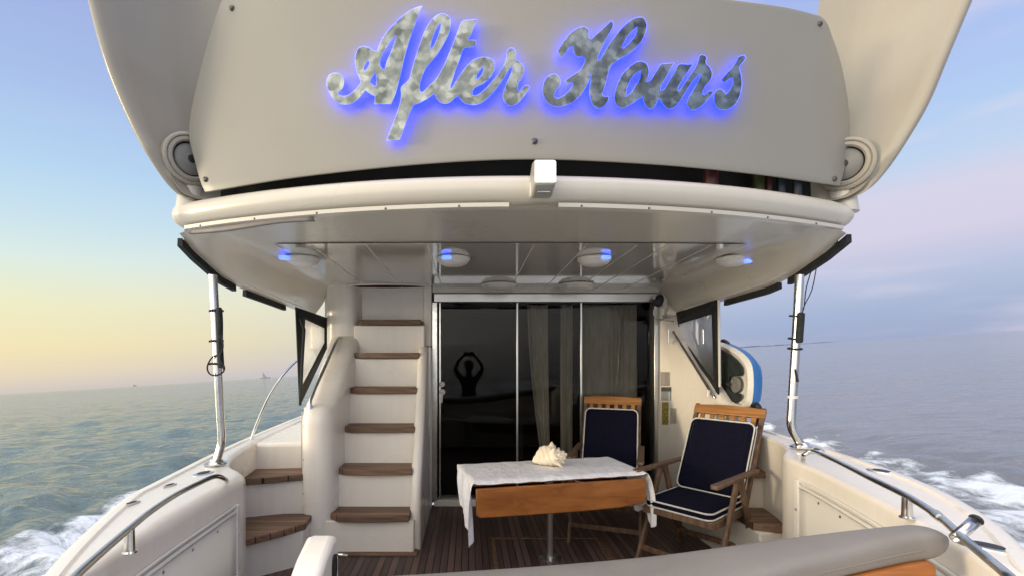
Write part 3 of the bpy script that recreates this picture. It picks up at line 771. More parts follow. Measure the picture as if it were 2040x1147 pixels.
MB().tube([at(592, 622, 3.92), at(600, 640, 3.9), at(606, 655, 3.9), at(601, 740, 3.9), at(598, 806, 3.9)], .012, 8).build('zip_edge', M['canvas'], scL)
MB().tube([at(1432, 596, 3.69), at(1433, 690, 3.69), at(1434, 770, 3.69)], .010, 8).build('zip_edge', M['plastic'], scR)
MB().tube([at(651, 640, 4.38), at(651, 668, 4.38)], .008, 8).build('snap_rail', M['chrome'], scL)
MB().tube([at(1341, 660, 4.25), at(1380, 722, 4.0), at(1418, 783, 3.72), at(1424, 792, 3.70)], .011, 10).build('grab_rail', M['chrome'], qw)
MB().lathe([(.016, -.05), (.013, .0)], Matrix.Translation(at(1411, 776, 3.71)), 12).build('rail_foot', M['plastic'], qw)
# thin guard rail sweeping up the port side deck
MB().tube(catmull([at(498, 882, 3.55), at(512, 842, 3.62), at(535, 790, 3.85), at(562, 748, 4.15), at(590, 719, 4.5), at(602, 712, 4.62), at(640, 704, 5.4)], 6), .011, 10).build('guard_rail', M['chrome'], yacht)

# ---- canopy support poles
def pole(pts, r, par=yacht):
    p = catmull(pts, 6)
    o = MB().tube(p, r, 18).build('support_pole', M['chrome'], par)
    MB().lathe([(.062, 0), (.062, .008), (.04, .016), (.03, .03)], Matrix.Translation(pts[-1]), 22).build('pole_foot', M['chrome'], o)
    return o
YP = 2.76
polL = pole([at(424, 548, YP), at(428, 620, YP), at(433, 720, YP), at(438, 820, YP), at(441, 868, YP), at(440, 886, YP), at(435, 905, YP - .01), at(430, 923, YP - .02)], .0235)
YQ = 2.80
polR = pole([at(1593, 548, YQ), at(1588, 640, YQ), at(1582, 740, YQ), at(1577, 820, YQ), at(1576, 842, YQ), at(1580, 858, YQ), at(1588, 872, YQ), at(1598, 890, YQ)], .0235)
MB().lathe([(.027, -.008), (.027, .008)], Matrix.Translation(at(1579, 790, YQ)), 18).build('pole_collar', M['plastic'], polR)

# ---- transom gate with rounded rail top, transom bench moulding
gate = MB()
gp = [(1.02, -.64), (1.10, -.585), (1.22, -.52), (1.295, -.495), (1.335, -.505), (1.345, -.56), (1.345, FLOOR + .03), (1.02, FLOOR + .03)]
GS = 1.25
gp = [(y * GS, z * GS if z > -1 else z) for y, z in gp]
gate_o = gate.prism([(-.443 * GS, y, z) for y, z in gp], (.078 * GS, 0, 0)).build('transom_gate', M['gel'], yacht, bevel=.02, smooth=50)
MB().lathe([(0, 0), (.022, .002), (.026, .006), (.026, .0)], Matrix.Translation((-.363 * GS, 1.285 * GS, -.575 * GS)) @ Matrix.Rotation(R(-90), 4, 'Y') @ Matrix.Rotation(R(180), 4, 'X') @ Matrix.Diagonal((1.8, .75, 1, 1)), 20).build('gate_handle', M['dark'], gate_o)
MB().tube([(-.362 * GS, 1.30 * GS, -.545 * GS), (-.345 * GS, 1.30 * GS, -.545 * GS), (-.335 * GS, 1.31 * GS, -.55 * GS)], .005, 8).build('gate_latch', M['chrome'], gate_o)
MB().box((-.355 * GS, 1.15 * GS, -.70 * GS), (.012, .36, .14)).build('gate_trim', M['oak'], gate_o, bevel=.003)

# bench across the stern: moulded base, teak capping, grey bolster
ZB = 0.0                                        # heights below are measured from the bolster's top edge
bpx = [(600, 1160), (720, 1141), (900, 1129), (1100, 1115), (1300, 1097), (1500, 1071), (1690, 1048), (1795, 1038)]
bench = thing('transom_bench', 'grey padded bolster bench across the stern with brown teak capping rail', 'bench', (.5, 1.5, FLOOR))
cp = catmull([at_z(x, y, interp(x, [600, 1000, 1825], [-.68, -.66, -.49])) for x, y in bpx], 6)
def wid(p): k = -p.z / .6; return k * interp(p.x / k, [-.3, .57, .95, 1.36, 1.55], [1.4, 1.12, .86, .62, .5])
def off_curve(d, z, c=0):
    out = []
    for i, p in enumerate(cp):
        t = (cp[min(i + 1, len(cp) - 1)] - cp[max(i - 1, 0)]).normalized(); n = Vector((t.y, -t.x, 0))
        q = p + n * (d * wid(p) + c); q.z = p.z + z if z > -.3 else z; out.append(q)
    return out
def strip(prof, name, mat, par, tip=None, **kw):
    rows = [off_curve(*q) for q in prof]
    rows = [list(r) for r in zip(*rows)]
    if tip:
        e = rows[-1]; c = sum((Vector(p) for p in e), Vector()) / len(e); t = (cp[-1] - cp[-3]).normalized()
        for k in range(1, 9):
            a = k / 8 * math.pi / 2
            rows.append([c + (p - c) * max(.02, math.cos(a)) + t * tip * math.sin(a) for p in e])
    mb = MB().grid(rows, close_u=True); mb.add(rows[0], [tuple(range(len(rows[0])))]); mb.add(rows[-1], [tuple(range(len(rows[-1])))[::-1]])
    return mb.build(name, mat, par, **kw)
bol = []
for k in range(24):
    a = 2 * math.pi * k / 24
    ca, sa = math.cos(a), math.sin(a)
    bol.append((.10 - .108 * math.copysign(abs(ca) ** .62, ca), ZB - .040 + .040 * math.copysign(abs(sa) ** .62, sa) - .012 * (.5 - .5 * ca)))
bo = strip(bol, 'backrest_cushion', M['vinyl'], bench, tip=.09, smooth=70)
MB().tube([p + Vector((0, 0, .0)) for p in off_curve(.205, ZB - .052)], .0035, 8).build('cushion_seam', M['vinyl'], bo)
strip([(.17, ZB - .082, 0), (.19, ZB - .082, .010), (.19, ZB - .088, .018), (.19, ZB - .135, .020), (.17, ZB - .135, 0)], 'capping_rail', M['oak'], bench, tip=.03, smooth=40, bevel=.004)
strip([(.0, ZB - .10, 0), (.15, ZB - .10, 0), (.15, ZB - .138, 0), (.19, ZB - .138, .035), (.19, ZB - .145, .11), (.19, ZB - .165, .13), (.19, FLOOR + .02, .13), (.0, FLOOR + .02, 0)], 'bench_base', M['gel'], bench, tip=.02, smooth=40)
strip([(0, FLOOR + .44, -.38), (0, FLOOR + .42, .03), (0, FLOOR + .02, .03), (0, FLOOR + .02, -.38)], 'bench_seat', M['gel'], bench, smooth=40, bevel=.015)

# swim platform under the photographer
MB().box((.1, .05, -1.90), (2.2, 1.3, .06)).build('swim_platform', M['teak'], yacht, bevel=.01)
MB().box((.2, .74, -1.66), (1.9, .05, .55)).build('transom', M['gel'], yacht, bevel=.02)

# =================================================================== NAME BOARD
def panelY(x): s = (x - XC) / 1.75; return 2.105 + .35 * s * s
def on_panel(px, py, off=0):
    Y = 2.2
    for _ in range(8):
        x = (px - CX) * Y / F; Y = panelY(x) - off
    return at(px, py, Y)
sign = thing('name_board', 'large curved white board with blue backlit metal script reading After Hours', 'sign', (XC, 2.2, .85))
V2 = lambda L: [Vector((x, y, 0)) for x, y in L]
bot = catmull(V2([(410, 384), (600, 353), (850, 327), (1065, 318), (1300, 328), (1500, 347), (1671, 371)]), 8)
top = catmull(V2([(476, -80), (700, -72), (950, -62), (1200, -38), (1440, -1), (1560, 16), (1630, 33)]), 8)
lef = catmull(V2([(410, 384), (401, 364), (388, 315), (378, 272), (383, 220), (401, 140), (422, 65), (446, -5), (476, -80)]), 6)
rig = catmull(V2([(1671, 371), (1680, 340), (1688, 305), (1692, 272), (1687, 200), (1674, 130), (1655, 72), (1645, 46), (1630, 33)]), 6)
rows = [[on_panel(p.x, p.y) for p in r] for r in coons(bot, top, lef, rig, 56, 28)]
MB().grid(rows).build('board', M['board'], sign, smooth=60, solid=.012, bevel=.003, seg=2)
for px, py in ((462, 17), (410, 358), (1633, 48), (1662, 357), (1065, 282)):
    p = on_panel(px, py, .007)
    MB().lathe([(.013, -.002), (.0135, .004), (.009, .009), (0, .011)], Matrix.Translation(p) @ Matrix.Rotation(R(90), 4, 'X'), 14).build('bolt', M['bolt'], sign)

def zc(L, ox, oy, s): return [(ox + x / s, oy + y / s) for x, y in L]
sA = 3.823
A_o = zc([(768, 45), (740, 110), (700, 230), (665, 330), (630, 460), (600, 590), (565, 720), (530, 795), (460, 795), (405, 795), (410, 760), (405, 735), (370, 715), (335, 690), (300, 735), (260, 775), (210, 797), (150, 795), (100, 765), (65, 715), (45, 660), (42, 620), (60, 575), (100, 558), (140, 565), (168, 600), (172, 640), (160, 675), (130, 705), (130, 720), (160, 733), (205, 728), (245, 700), (280, 660), (300, 625), (280, 570), (265, 520), (258, 460), (265, 410), (285, 370), (320, 355), (360, 365), (400, 390), (428, 388), (440, 350), (470, 290), (510, 235), (560, 180), (620, 125), (690, 75)], 640, 0, sA)
A_h = [zc(h, 640, 0, sA) for h in ([(570, 270), (555, 330), (530, 400), (500, 470), (485, 530), (465, 530), (448, 490), (455, 440), (480, 390), (520, 330), (550, 290)],
       [(365, 470), (365, 495), (345, 530), (330, 542), (323, 520), (335, 490), (350, 470)], [(412, 555), (420, 600), (418, 660), (395, 650), (370, 628), (385, 595)])]
s1 = 3.583
F_o = zc([(610, 1003), (705, 998), (740, 900), (775, 810), (805, 755), (850, 735), (910, 700), (950, 672), (962, 695), (985, 725), (1020, 742), (1060, 735), (1095, 705), (1122, 690), (1140, 715), (1170, 740), (1220, 752), (1270, 745), (1330, 705), (1390, 640), (1440, 570), (1480, 500), (1505, 482), (1500, 520), (1470, 590), (1447, 650), (1440, 700), (1460, 740), (1500, 757), (1545, 740), (1590, 690), (1628, 635), (1620, 612), (1590, 618), (1562, 652), (1543, 647), (1550, 600), (1575, 560), (1590, 510), (1585, 470), (1560, 445), (1535, 425), (1532, 385), (1520, 352), (1495, 345), (1470, 365), (1465, 410), (1440, 480), (1400, 540), (1340, 610), (1290, 660), (1250, 684), (1224, 682), (1224, 650), (1250, 622), (1300, 600), (1350, 555), (1380, 500), (1380, 450), (1350, 420), (1300, 410), (1240, 425), (1190, 465), (1140, 530), (1100, 590), (1075, 628), (1064, 628), (1075, 590), (1100, 510), (1130, 430), (1160, 350), (1210, 340), (1245, 330), (1250, 290), (1212, 287), (1190, 285), (1215, 240), (1258, 140), (1200, 145), (1150, 155), (1120, 220), (1090, 300), (1050, 400), (1010, 490), (960, 570), (920, 610), (880, 650), (852, 660), (845, 620), (860, 560), (890, 490), (930, 440), (975, 385), (1020, 310), (1055, 240), (1068, 180), (1060, 130), (1020, 100), (970, 110), (920, 160), (880, 230), (850, 310), (820, 400), (790, 500), (770, 570), (715, 625), (715, 680), (705, 740), (680, 820), (650, 900)], 600, 0, s1)
F_h = [zc(h, 600, 0, s1) for h in ([(998, 168), (992, 215), (970, 280), (945, 330), (922, 352), (930, 300), (950, 240), (972, 192)], [(1302, 478), (1292, 530), (1253, 572), (1253, 545), (1275, 505)])]
H_o = zc([(600, 150), (560, 190), (500, 245), (455, 285), (437, 262), (440, 220), (410, 195), (370, 200), (310, 240), (260, 300), (215, 375), (245, 412), (270, 385), (300, 345), (330, 332), (332, 372), (352, 405), (400, 410), (415, 430), (395, 480), (370, 510), (310, 550), (270, 580), (290, 605), (315, 592), (330, 598), (300, 650), (255, 690), (215, 705), (192, 688), (205, 650), (235, 610), (237, 570), (215, 540), (180, 530), (140, 555), (115, 610), (115, 680), (145, 735), (190, 760), (240, 762), (310, 740), (370, 695), (410, 640), (445, 570), (460, 532), (456, 570), (445, 640), (450, 700), (470, 750), (505, 777), (542, 765), (575, 730), (583, 690), (552, 690), (540, 670), (560, 600), (580, 520), (602, 470), (650, 430), (720, 390), (790, 330), (840, 250), (853, 180), (835, 135), (800, 125), (750, 140), (690, 190), (640, 250), (600, 300), (560, 360), (525, 420), (503, 434), (510, 400), (540, 330), (575, 260), (615, 185)], 1050, 0, s1)
H_h = [zc([(787, 193), (780, 240), (740, 300), (690, 347), (677, 342), (700, 290), (740, 230)], 1050, 0, s1)]
U_o = zc([(800, 440), (750, 465), (690, 520), (650, 590), (630, 650), (625, 710), (640, 755), (675, 772), (720, 760), (780, 720), (825, 692), (838, 740), (865, 775), (895, 775), (920, 745), (940, 700), (965, 740), (1000, 775), (1040, 775), (1080, 740), (1130, 660), (1200, 560), (1245, 530), (1212, 600), (1160, 690), (1142, 740), (1160, 780), (1200, 787), (1250, 755), (1300, 700), (1332, 655), (1302, 653), (1268, 682), (1250, 672), (1270, 620), (1310, 570), (1320, 520), (1300, 480), (1275, 450), (1282, 410), (1255, 394), (1230, 405), (1220, 445), (1190, 505), (1140, 575), (1092, 645), (1074, 648), (1090, 600), (1145, 515), (1185, 460), (1140, 462), (1085, 462), (1050, 520), (1010, 590), (975, 642), (950, 647), (960, 610), (1000, 540), (1030, 480), (1050, 452), (1000, 456), (955, 462), (930, 500), (890, 565), (862, 588), (850, 580), (866, 540), (868, 500), (850, 455)], 1050, 0, s1)
U_h = [zc([(812, 508), (802, 570), (770, 620), (735, 672), (706, 693), (713, 630), (740, 570), (775, 525)], 1050, 0, s1)]
S_o = zc([(1550, 396), (1510, 410), (1490, 450), (1450, 500), (1395, 560), (1388, 577), (1408, 592), (1445, 565), (1470, 558), (1472, 590), (1450, 640), (1420, 675), (1402, 650), (1380, 635), (1345, 655), (1335, 710), (1350, 760), (1390, 787), (1440, 780), (1490, 740), (1520, 680), (1532, 600), (1525, 530), (1515, 480), (1545, 440), (1562, 415)], 1050, 0, s1)

def smooth_poly(pts):
    """rounds gentle bends, keeps sharp corners"""
    P = [Vector((x, y)) for x, y in pts]; n = len(P); out = []
    def corner(i):
        a = (P[i] - P[i - 1]); b = (P[(i + 1) % n] - P[i])
        return a.angle(b, 0) > R(62)
    for i in range(n):
        b, c = P[i], P[(i + 1) % n]
        a = b if corner(i) else P[i - 1]
        d = c if corner((i + 1) % n) else P[(i + 2) % n]
        for k in range(4):
            t = k / 4
            out.append(.5 * ((2 * b) + (c - a) * t + (2 * a - 5 * b + 4 * c - d) * t * t + (3 * b - a - 3 * c + d) * t ** 3))
    return out

from mathutils.geometry import delaunay_2d_cdt
def letter(outer, holes, par):
    loops = [smooth_poly(lp) for lp in [outer] + holes]
    pts = []; edges = []
    for lp in loops:
        n0 = len(pts); pts += lp; edges += [(n0 + i, n0 + (i + 1) % len(lp)) for i in range(len(lp))]
    cv, ce, cf, _, _, _ = delaunay_2d_cdt(pts, edges, [], 1, 1e-5)
    def inside(p, lp):
        r = False
        for i in range(len(lp)):
            a_, b_ = lp[i], lp[i - 1]
            if (a_.y > p.y) != (b_.y > p.y) and p.x < (b_.x - a_.x) * (p.y - a_.y) / (b_.y - a_.y) + a_.x: r = not r
        return r
    cf = [f for f in cf if not any(inside(sum((cv[i] for i in f), Vector((0, 0))) / len(f), lp) for lp in loops[1:])]
    cnt = {}
    for f in cf:
        for i in range(len(f)):
            e = (f[i], f[(i + 1) % len(f)]); cnt[e] = cnt.get(e, 0) + 1
    rim = [e for e in cnt if (e[1], e[0]) not in cnt]
    for nm, mat, f_off, thick in (('lettering', M['letter'], .046, .006), ('backlight', M['blue_halo'], .038, .002)):
        nv_ = len(cv); cv2 = [Vector((p.x, p.y)) for p in cv]
        if nm == 'backlight':                   # the lit acrylic backing shows as a thin rim round the metal
            off = {}
            for a_, b_ in rim:
                d = (cv2[b_] - cv2[a_]).normalized(); nrm = Vector((d.y, -d.x))
                for q in (a_, b_): off.setdefault(q, []).append(nrm)
            sgn = 1 if sum((cv2[b_].x - cv2[a_].x) * (cv2[b_].y + cv2[a_].y) for a_, b_ in rim) < 0 else -1
            for q, L_ in off.items(): cv2[q] = cv2[q] + sgn * .4 * sum(L_, Vector((0, 0))) / len(L_)
        vs = [on_panel(p.x, p.y, f_off + thick) for p in cv2] + [on_panel(p.x, p.y, f_off) for p in cv2]
        fs = [tuple(f) for f in cf] + [tuple(i + nv_ for i in f)[::-1] for f in cf] + [(a_, b_, b_ + nv_, a_ + nv_) for a_, b_ in rim]
        mb = MB().add(vs, fs)
        o = mb.build(nm, mat, par, smooth=0)
        if nm == 'lettering': par = o
for o_, h_ in ((A_o, A_h), (F_o, F_h), (H_o, H_h), (U_o, U_h), (S_o, [])):
    letter(o_, h_, sign)

# =================================================================== FITTINGS THAT HANG ON THE BOAT
# flood light on the middle of the beam
fl = thing('flood_light', 'white box flood lamp lit bright on the middle of the overhang beam', 'flood light', at(1080, 395, 2.06))
yb = 2.055 + bow(.3)
x0, x1 = (1058 - CX) * 1.93 / F, (1113 - CX) * 1.93 / F
hz = at(0, 372, 1.97).z
housing = [(.0 + yb, .668), (-.05 + yb, .662), (-.135 + yb, .682), (-.135 + yb, .784), (-.06 + yb, .80), (.02 + yb, .765)]
fo = MB().prism([(x0 + .012, y, z) for y, z in housing], (x1 - x0 - .024, 0, 0)).build('lamp_housing', M['lamp_grey'], fl, bevel=.010)
yl = yb - .1365
MB().add([(x0 + .016, yl, .692), (x1 - .014, yl, .692), (x1 - .014, yl, .774), (x0 + .016, yl, .774)], [(0, 1, 2, 3)]).build('lamp_lens', M['flood'], fl, solid=.004, bevel=.002)
MB().tube([(x0 + .03, yb - .09, .668), ((x0 + x1) / 2, yb - .095, .667), (x1 - .03, yb - .09, .668)], .006, 8).build('lamp_sensor', M['alu'], fl)
MB().box(((x0 + x1) / 2 - .02, yb - .005, .705), (.05, .05, .06)).build('lamp_bracket', M['plastic'], fl, bevel=.006)

# round headliner lamps, each with one small lit blue lens
lamps = [(603, 511, 'round dome ceiling lamp with blue glow, leftmost over the stairs side'), (903, 508, 'round dome ceiling lamp with blue glow, left of the middle panel seams'),
         (1184, 507, 'round dome ceiling lamp with blue glow, right of the middle panel seams'), (1462, 508, 'round dome ceiling lamp with blue glow, rightmost above the clear side screen'),
         (994, 580, 'unlit oval dome lamp above the door, over the left door mullion'), (1147, 576, 'unlit oval dome lamp above the door, over the right door mullion')]
for k, (px, py, lab) in enumerate(lamps):
    Y = 3.12 if k < 4 else 4.12
    zc_ = ceil_z(Y) - .008; x = (px - CX) * Y / F
    L = thing('ceiling_light', lab, 'ceiling light', (x, Y, zc_), 'round lamps on the cockpit ceiling')
    rr = .108 if k < 4 else .15
    MB().lathe([(rr, 0), (rr * 1.02, -.006), (rr * .98, -.018), (rr * .9, -.026)], Matrix.Translation((x, Y, zc_)), 36).build('lamp_base', M['plastic'], L, smooth=50)
    MB().lathe([(rr * .9, -.026), (rr * .84, -.036), (rr * .6, -.048), (rr * .3, -.054), (0, -.056)], Matrix.Translation((x, Y, zc_)), 36).build('lamp_cover', M['plastic'], L, smooth=60)
    if k < 4:
        dx = (-.085, -.035, .045, .05)[k]; dz = (0, 0, 0, .022)[k]
        MB().lathe([(.024, .004), (.024, -.010), (.020, -.016), (0, -.019)], Matrix.Translation((x + dx, Y - rr * .80, zc_ - .010 - dz)) @ Matrix.Diagonal((1.5, 1.3, 1, 1)), 20).build('lamp_lens', M['blue_led'], L, smooth=60)

# loudspeakers in the wings
def speaker(px, py, Y, nrm, lab):
    c = at(px, py, Y); q = Vector(nrm).normalized().to_track_quat('Z', 'Y').to_matrix().to_4x4(); m4 = Matrix.Translation(c) @ q
    m4 = m4 @ Matrix.Scale(.80, 4)
    t = thing('loudspeaker', lab, 'loudspeaker', c, 'round speakers in the wing mouldings')
    MB().lathe([(.165, -.03), (.165, .006), (.157, .014), (.146, .016), (.140, .008), (.134, .016), (.118, .020), (.108, .012), (.106, -.02)], m4, 40).build('speaker_rim', M['gel_wing_shade'], t, smooth=35)
    MB().lathe([(.106, -.02), (.100, -.004), (.098, -.004)], m4, 40).build('speaker_surround', M['black'], t)
    MB().lathe([(.097, .0), (.085, .010), (.05, .018), (.026, .02)], m4, 40).build('speaker_cone', M['grille'], t, smooth=60)
    MB().lathe([(.026, .018), (.024, .026), (0, .030)], m4, 20).build('speaker_cap', M['black'], t)
speaker(380, 318, 2.44, (.80, -.60, -.05), 'round white rimmed loudspeaker in the left wing beside the name board')
speaker(1681, 328, 2.44, (-.72, -.68, -.05), 'round white rimmed loudspeaker in the right wing beside the name board')

# camera on the bulkhead with its cable, and a folded bracket below it
camr = thing('security_camera', 'small black dome camera with looping cable above the right door jamb', 'camera', at(1313, 597, 4.28))
c = at(1313, 598, 4.28)
MB().lathe([(0, -.058), (.02, -.055), (.036, -.03), (.038, 0), (.034, .03), (.018, .05), (0, .052)], Matrix.Translation(c) @ Matrix.Rotation(R(18), 4, 'Y') @ Matrix.Scale(1.05, 4), 20).build('camera_housing', M['black'], camr, smooth=60)
MB().box(c + Vector((0, .06, .03)), (.035, .1, .025)).build('camera_mount', M['plastic'], camr, bevel=.006)
MB().tube(catmull([at(1308, 606, 4.28), at(1302, 622, 4.30), at(1310, 634, 4.30), at(1324, 634, 4.32), at(1324, 618, 4.34), at(1318, 606, 4.34)], 6), .006, 8).build('camera_cable', M['alu'], camr)
brk = thing('folded_bracket', 'grey metal folded bracket on the corner beside the right side screen', 'bracket', at(1332, 634, 4.2))
MB().tube([at(1316, 637, 4.2), at(1345, 629, 4.2)], .010, 8).build('bracket_arm', M['alu'], brk)
MB().tube([at(1320, 626, 4.2), at(1326, 640, 4.2), at(1343, 640, 4.2)], .008, 8).build('bracket_arm', M['chrome'], brk)
MB().tube([at(1332, 655, 4.2), at(1331, 684, 4.2)], .010, 8).build('bracket_stay', M['alu'], brk)
MB().box(at(1338, 622, 4.2), (.07, .02, .04), Euler((0, R(12), 0))).build('bracket_plate', M['plastic'], brk, bevel=.004)

# notices stuck on the quarter wall
def q_wall_point(px, py):
    plan = catmull([(1.705, 4.415, 0), (1.745, 4.37, 0), (1.80, 4.22, 0), (1.855, 4.0, 0), (1.90, 3.8, 0)], 12)
    best = min(plan, key=lambda p: abs(CX + p.x * F / p.y - px))
    return at(px, py, best.y - .004)
def notice(x0, y0, x1, y1, mat, lab, head=None):
    n = 5
    row = lambda yy, off=0: [q_wall_point(lerp(x0, x1, k / n), yy) - Vector((.001 + off * .001, .002 + off * .002, 0)) for k in range(n + 1)]
    o = MB().grid([row(y1), row(y0)]).build('warning_notice', mat, None)
    tag(o, lab, 'notice', 'notices stuck beside the door')
    if head:
        MB().grid([row(y0 + (y1 - y0) * .32, 2), row(y0, 2)]).build('notice_heading', head, o)
notice(1316, 740, 1335, 768, M['st_grey'], 'plain grey notice stuck right of the door, topmost of the column')
notice(1317, 770, 1337, 797, M['st_blue'], 'blue grey notice with a dark heading band, second in the column', M['st_dark'])
notice(1319, 800, 1333, 845, M['st_yellow'], 'tall yellow warning notice below the blue grey one')
notice(1335, 812, 1347, 843, M['st_pale'], 'pale cream notice to the right of the yellow warning notice')

# rolled straps and cords tied on the poles
wrapL = thing('rolled_strap', 'black rolled strap tied to the left support pole with loose loop', 'strap', at(437, 700, YP))
MB().tube(catmull([at(436, 612, YP - .03), at(438, 640, YP - .032), at(438, 680, YP - .034), at(440, 720, YP - .03), at(441, 732, YP - .03)], 5), [.012] + [.017] * 19 + [.010], 10).build('strap_roll', M['canvas'], wrapL)
for y in (619, 679, 724):
    MB().tube([at(432, y, YP) + Vector((.034 * math.cos(t), .034 * math.sin(t) - .006, .002 * math.sin(3 * t))) for t in [k * 2 * math.pi / 16 for k in range(16)]], .0065, 6, closed=True).build('strap_tie', M['rope'], wrapL)
MB().tube(catmull([at(437, 706, YP - .04), at(422, 712, YP - .04), at(413, 730, YP - .04), at(418, 744, YP - .04), at(432, 747, YP - .045), at(446, 738, YP - .04), at(440, 726, YP - .04)], 6), .0045, 8).build('loose_loop', M['rope'], wrapL)
MB().tube(catmull([at(441, 665, YP - .04), at(444, 690, YP - .05), at(438, 712, YP - .05), at(446, 728, YP - .05), at(447, 736, YP - .05)], 6), .005, 8).build('loose_end', M['rope'], wrapL)
wrapR = thing('rolled_strap', 'black rolled strap tied to the right support pole under thin cords', 'strap', at(1592, 660, YQ))
MB().tube(catmull([at(1596, 622, YQ - .03), at(1595, 640, YQ - .034), at(1593, 665, YQ - .034), at(1592, 682, YQ - .03)], 5), [.010] + [.020] * 14 + [.014], 10).build('strap_roll', M['canvas'], wrapR)
for y in (629, 674, 694):
    MB().tube([at(1585 - (y - 640) * .05, y, YQ) + Vector((.034 * math.cos(t), .034 * math.sin(t) - .006, .004 * math.sin(t))) for t in [k * 2 * math.pi / 16 for k in range(16)]], .006, 6, closed=True).build('strap_tie', M['rope'], wrapR)
MB().tube(catmull([at(1584, 735, YQ - .03), at(1588, 750, YQ - .03), at(1590, 760, YQ - .03)], 4), .005, 6).build('loose_end', M['rope'], wrapR)
for a_ in ([at(1616, 540, YQ), at(1606, 575, YQ), at(1602, 610, YQ), at(1598, 622, YQ - .02)], [at(1627, 530, YQ + .05), at(1618, 575, YQ), at(1604, 605, YQ), at(1597, 622, YQ - .02)]):
    MB().tube(catmull(a_, 6), .0028, 6).build('thin_cord', M['rope'], wrapR)

# dim things in the dark gap under the name board
gap = [(1416, 346, 14, M['dim_red'], 'dim red container in the dark gap under the name board'), (1511, 356, 11, M['dim_green'], 'dim green container in the dark gap under the name board'),
       (1531, 358, 7, M['dim_red'], 'dim narrow red container beside the green one in the dark gap'), (1556, 360, 8, M['dim_blue'], 'dim blue container, left of two blue ones in the dark gap'), (1588, 364, 8, M['dim_blue'], 'dim blue container, right of two blue ones in the dark gap')]
for px, py, w, mt, lab in gap:
    Y = 2.30 if px < 1450 else 2.38; x = (px - CX) * Y / F; r = w * Y / F
    o = MB().lathe([(r * .9, 0), (r, .008), (r, .13), (r * .8, .15), (r * .78, .16), (0, .16)], Matrix.Translation((x, Y, .767)), 18).build('container', mt, None)
    tag(o, lab, 'container', 'dim coloured containers in the flybridge gap')
rb = MB().box(at(752, 567, 4.13), (.23, .05, .045)).build('folded_cloth', M['dark_red'], None, bevel=.008)
tag(rb, 'dark red and black folded cloth tucked in the hatch above the stairs', 'cloth')

# =================================================================== PADDLE BOARD
sup = thing('paddle_board', 'blue and white inflatable paddle board standing on edge outside the right side screen', 'paddle board', at(1480, 815, 3.6))
# stands upright, tail towards the stern; outline in (y, z)
o2 = [(3.455, -.33), (3.44, -.22), (3.45, -.11), (3.49, -.045), (3.60, .02), (3.78, .075), (3.95, .105), (4.4, .12), (5.6, .12), (6.2, 0), (6.3, -.15), (6.2, -.3), (5.6, -.42), (4.3, -.425), (3.7, -.42), (3.55, -.405), (3.48, -.375)]
o2 = [(p.x, p.y) for p in catmull([(y, z, 0) for y, z in o2], 5, closed=True)]
cy, cz = 4.6, -.15
def ring(x, k): return [Vector((x, y + (cy - y) / max(1e-6, math.hypot(y - cy, z - cz)) * k * (1 if abs(y - cy) > .9 else .2), z + (cz - z) / max(1e-6, abs(z - cz)) * k * min(1, abs(z - cz) / .1))) for y, z in o2]
XS = 2.015
rows = [ring(XS + .03, .045), ring(XS + .008, .02), ring(XS + .02 + .02, .0), ring(XS + .085, .0), ring(XS + .115, .02), ring(XS + .12, .045)]
mb = MB().grid(rows[2:], close_u=True); mb.add(rows[-1], [tuple(range(len(o2)))])
mb.build('board_rail', M['sup_blue'], sup, smooth=60)
mb = MB().grid(rows[:3], close_u=True); mb.add(rows[0], [tuple(range(len(o2)))])
mb.build('board_deck', M['sup_white'], sup, smooth=60)
pad = [(3.53, -.13), (3.55, -.085), (3.66, -.02), (3.85, .045), (4.1, .07), (5.2, .07), (5.2, -.37), (3.75, -.375), (3.62, -.365), (3.55, -.335), (3.54, -.30), (3.60, -.290), (3.67, -.275), (3.69, -.23), (3.68, -.18), (3.62, -.165), (3.55, -.16)]
pad = catmull([(XS + .008, y, z) for y, z in pad], 4, closed=True)
MB().prism(pad, (-.014, 0, 0)).build('deck_pad', M['sup_pad'], sup, smooth=50)
vm = Matrix.Translation((XS + .006, 3.60, -.228)) @ Matrix.Rotation(R(-90), 4, 'Y')
MB().lathe([(.062, 0), (.062, .012), (.052, .018), (.046, .018), (.042, .010), (.022, .010), (.020, .016), (0, .017)], vm, 28).build('air_valve', M['grille'], sup, smooth=40)
MB().tube(catmull([Vector((XS - .005, 3.655, -.235)), Vector((XS - .02, 3.665, -.225)), Vector((XS - .005, 3.675, -.215))], 4), .018, 8).build('valve_cap', M['black'], sup)
MB().tube(catmull([at(1500, 808, 3.46), at(1508, 806, 3.42), at(1513, 816, 3.40), at(1512, 832, 3.40), at(1506, 842, 3.44), at(1500, 848, 3.5)], 5), .020, 10).build('carry_strap', M['black'], sup)
MB().tube(catmull([at(1434, 684, 3.95), at(1440, 679, 3.9), at(1448, 682, 3.85), at(1452, 690, 3.8)], 4), .018, 8).build('carry_strap', M['black'], sup)

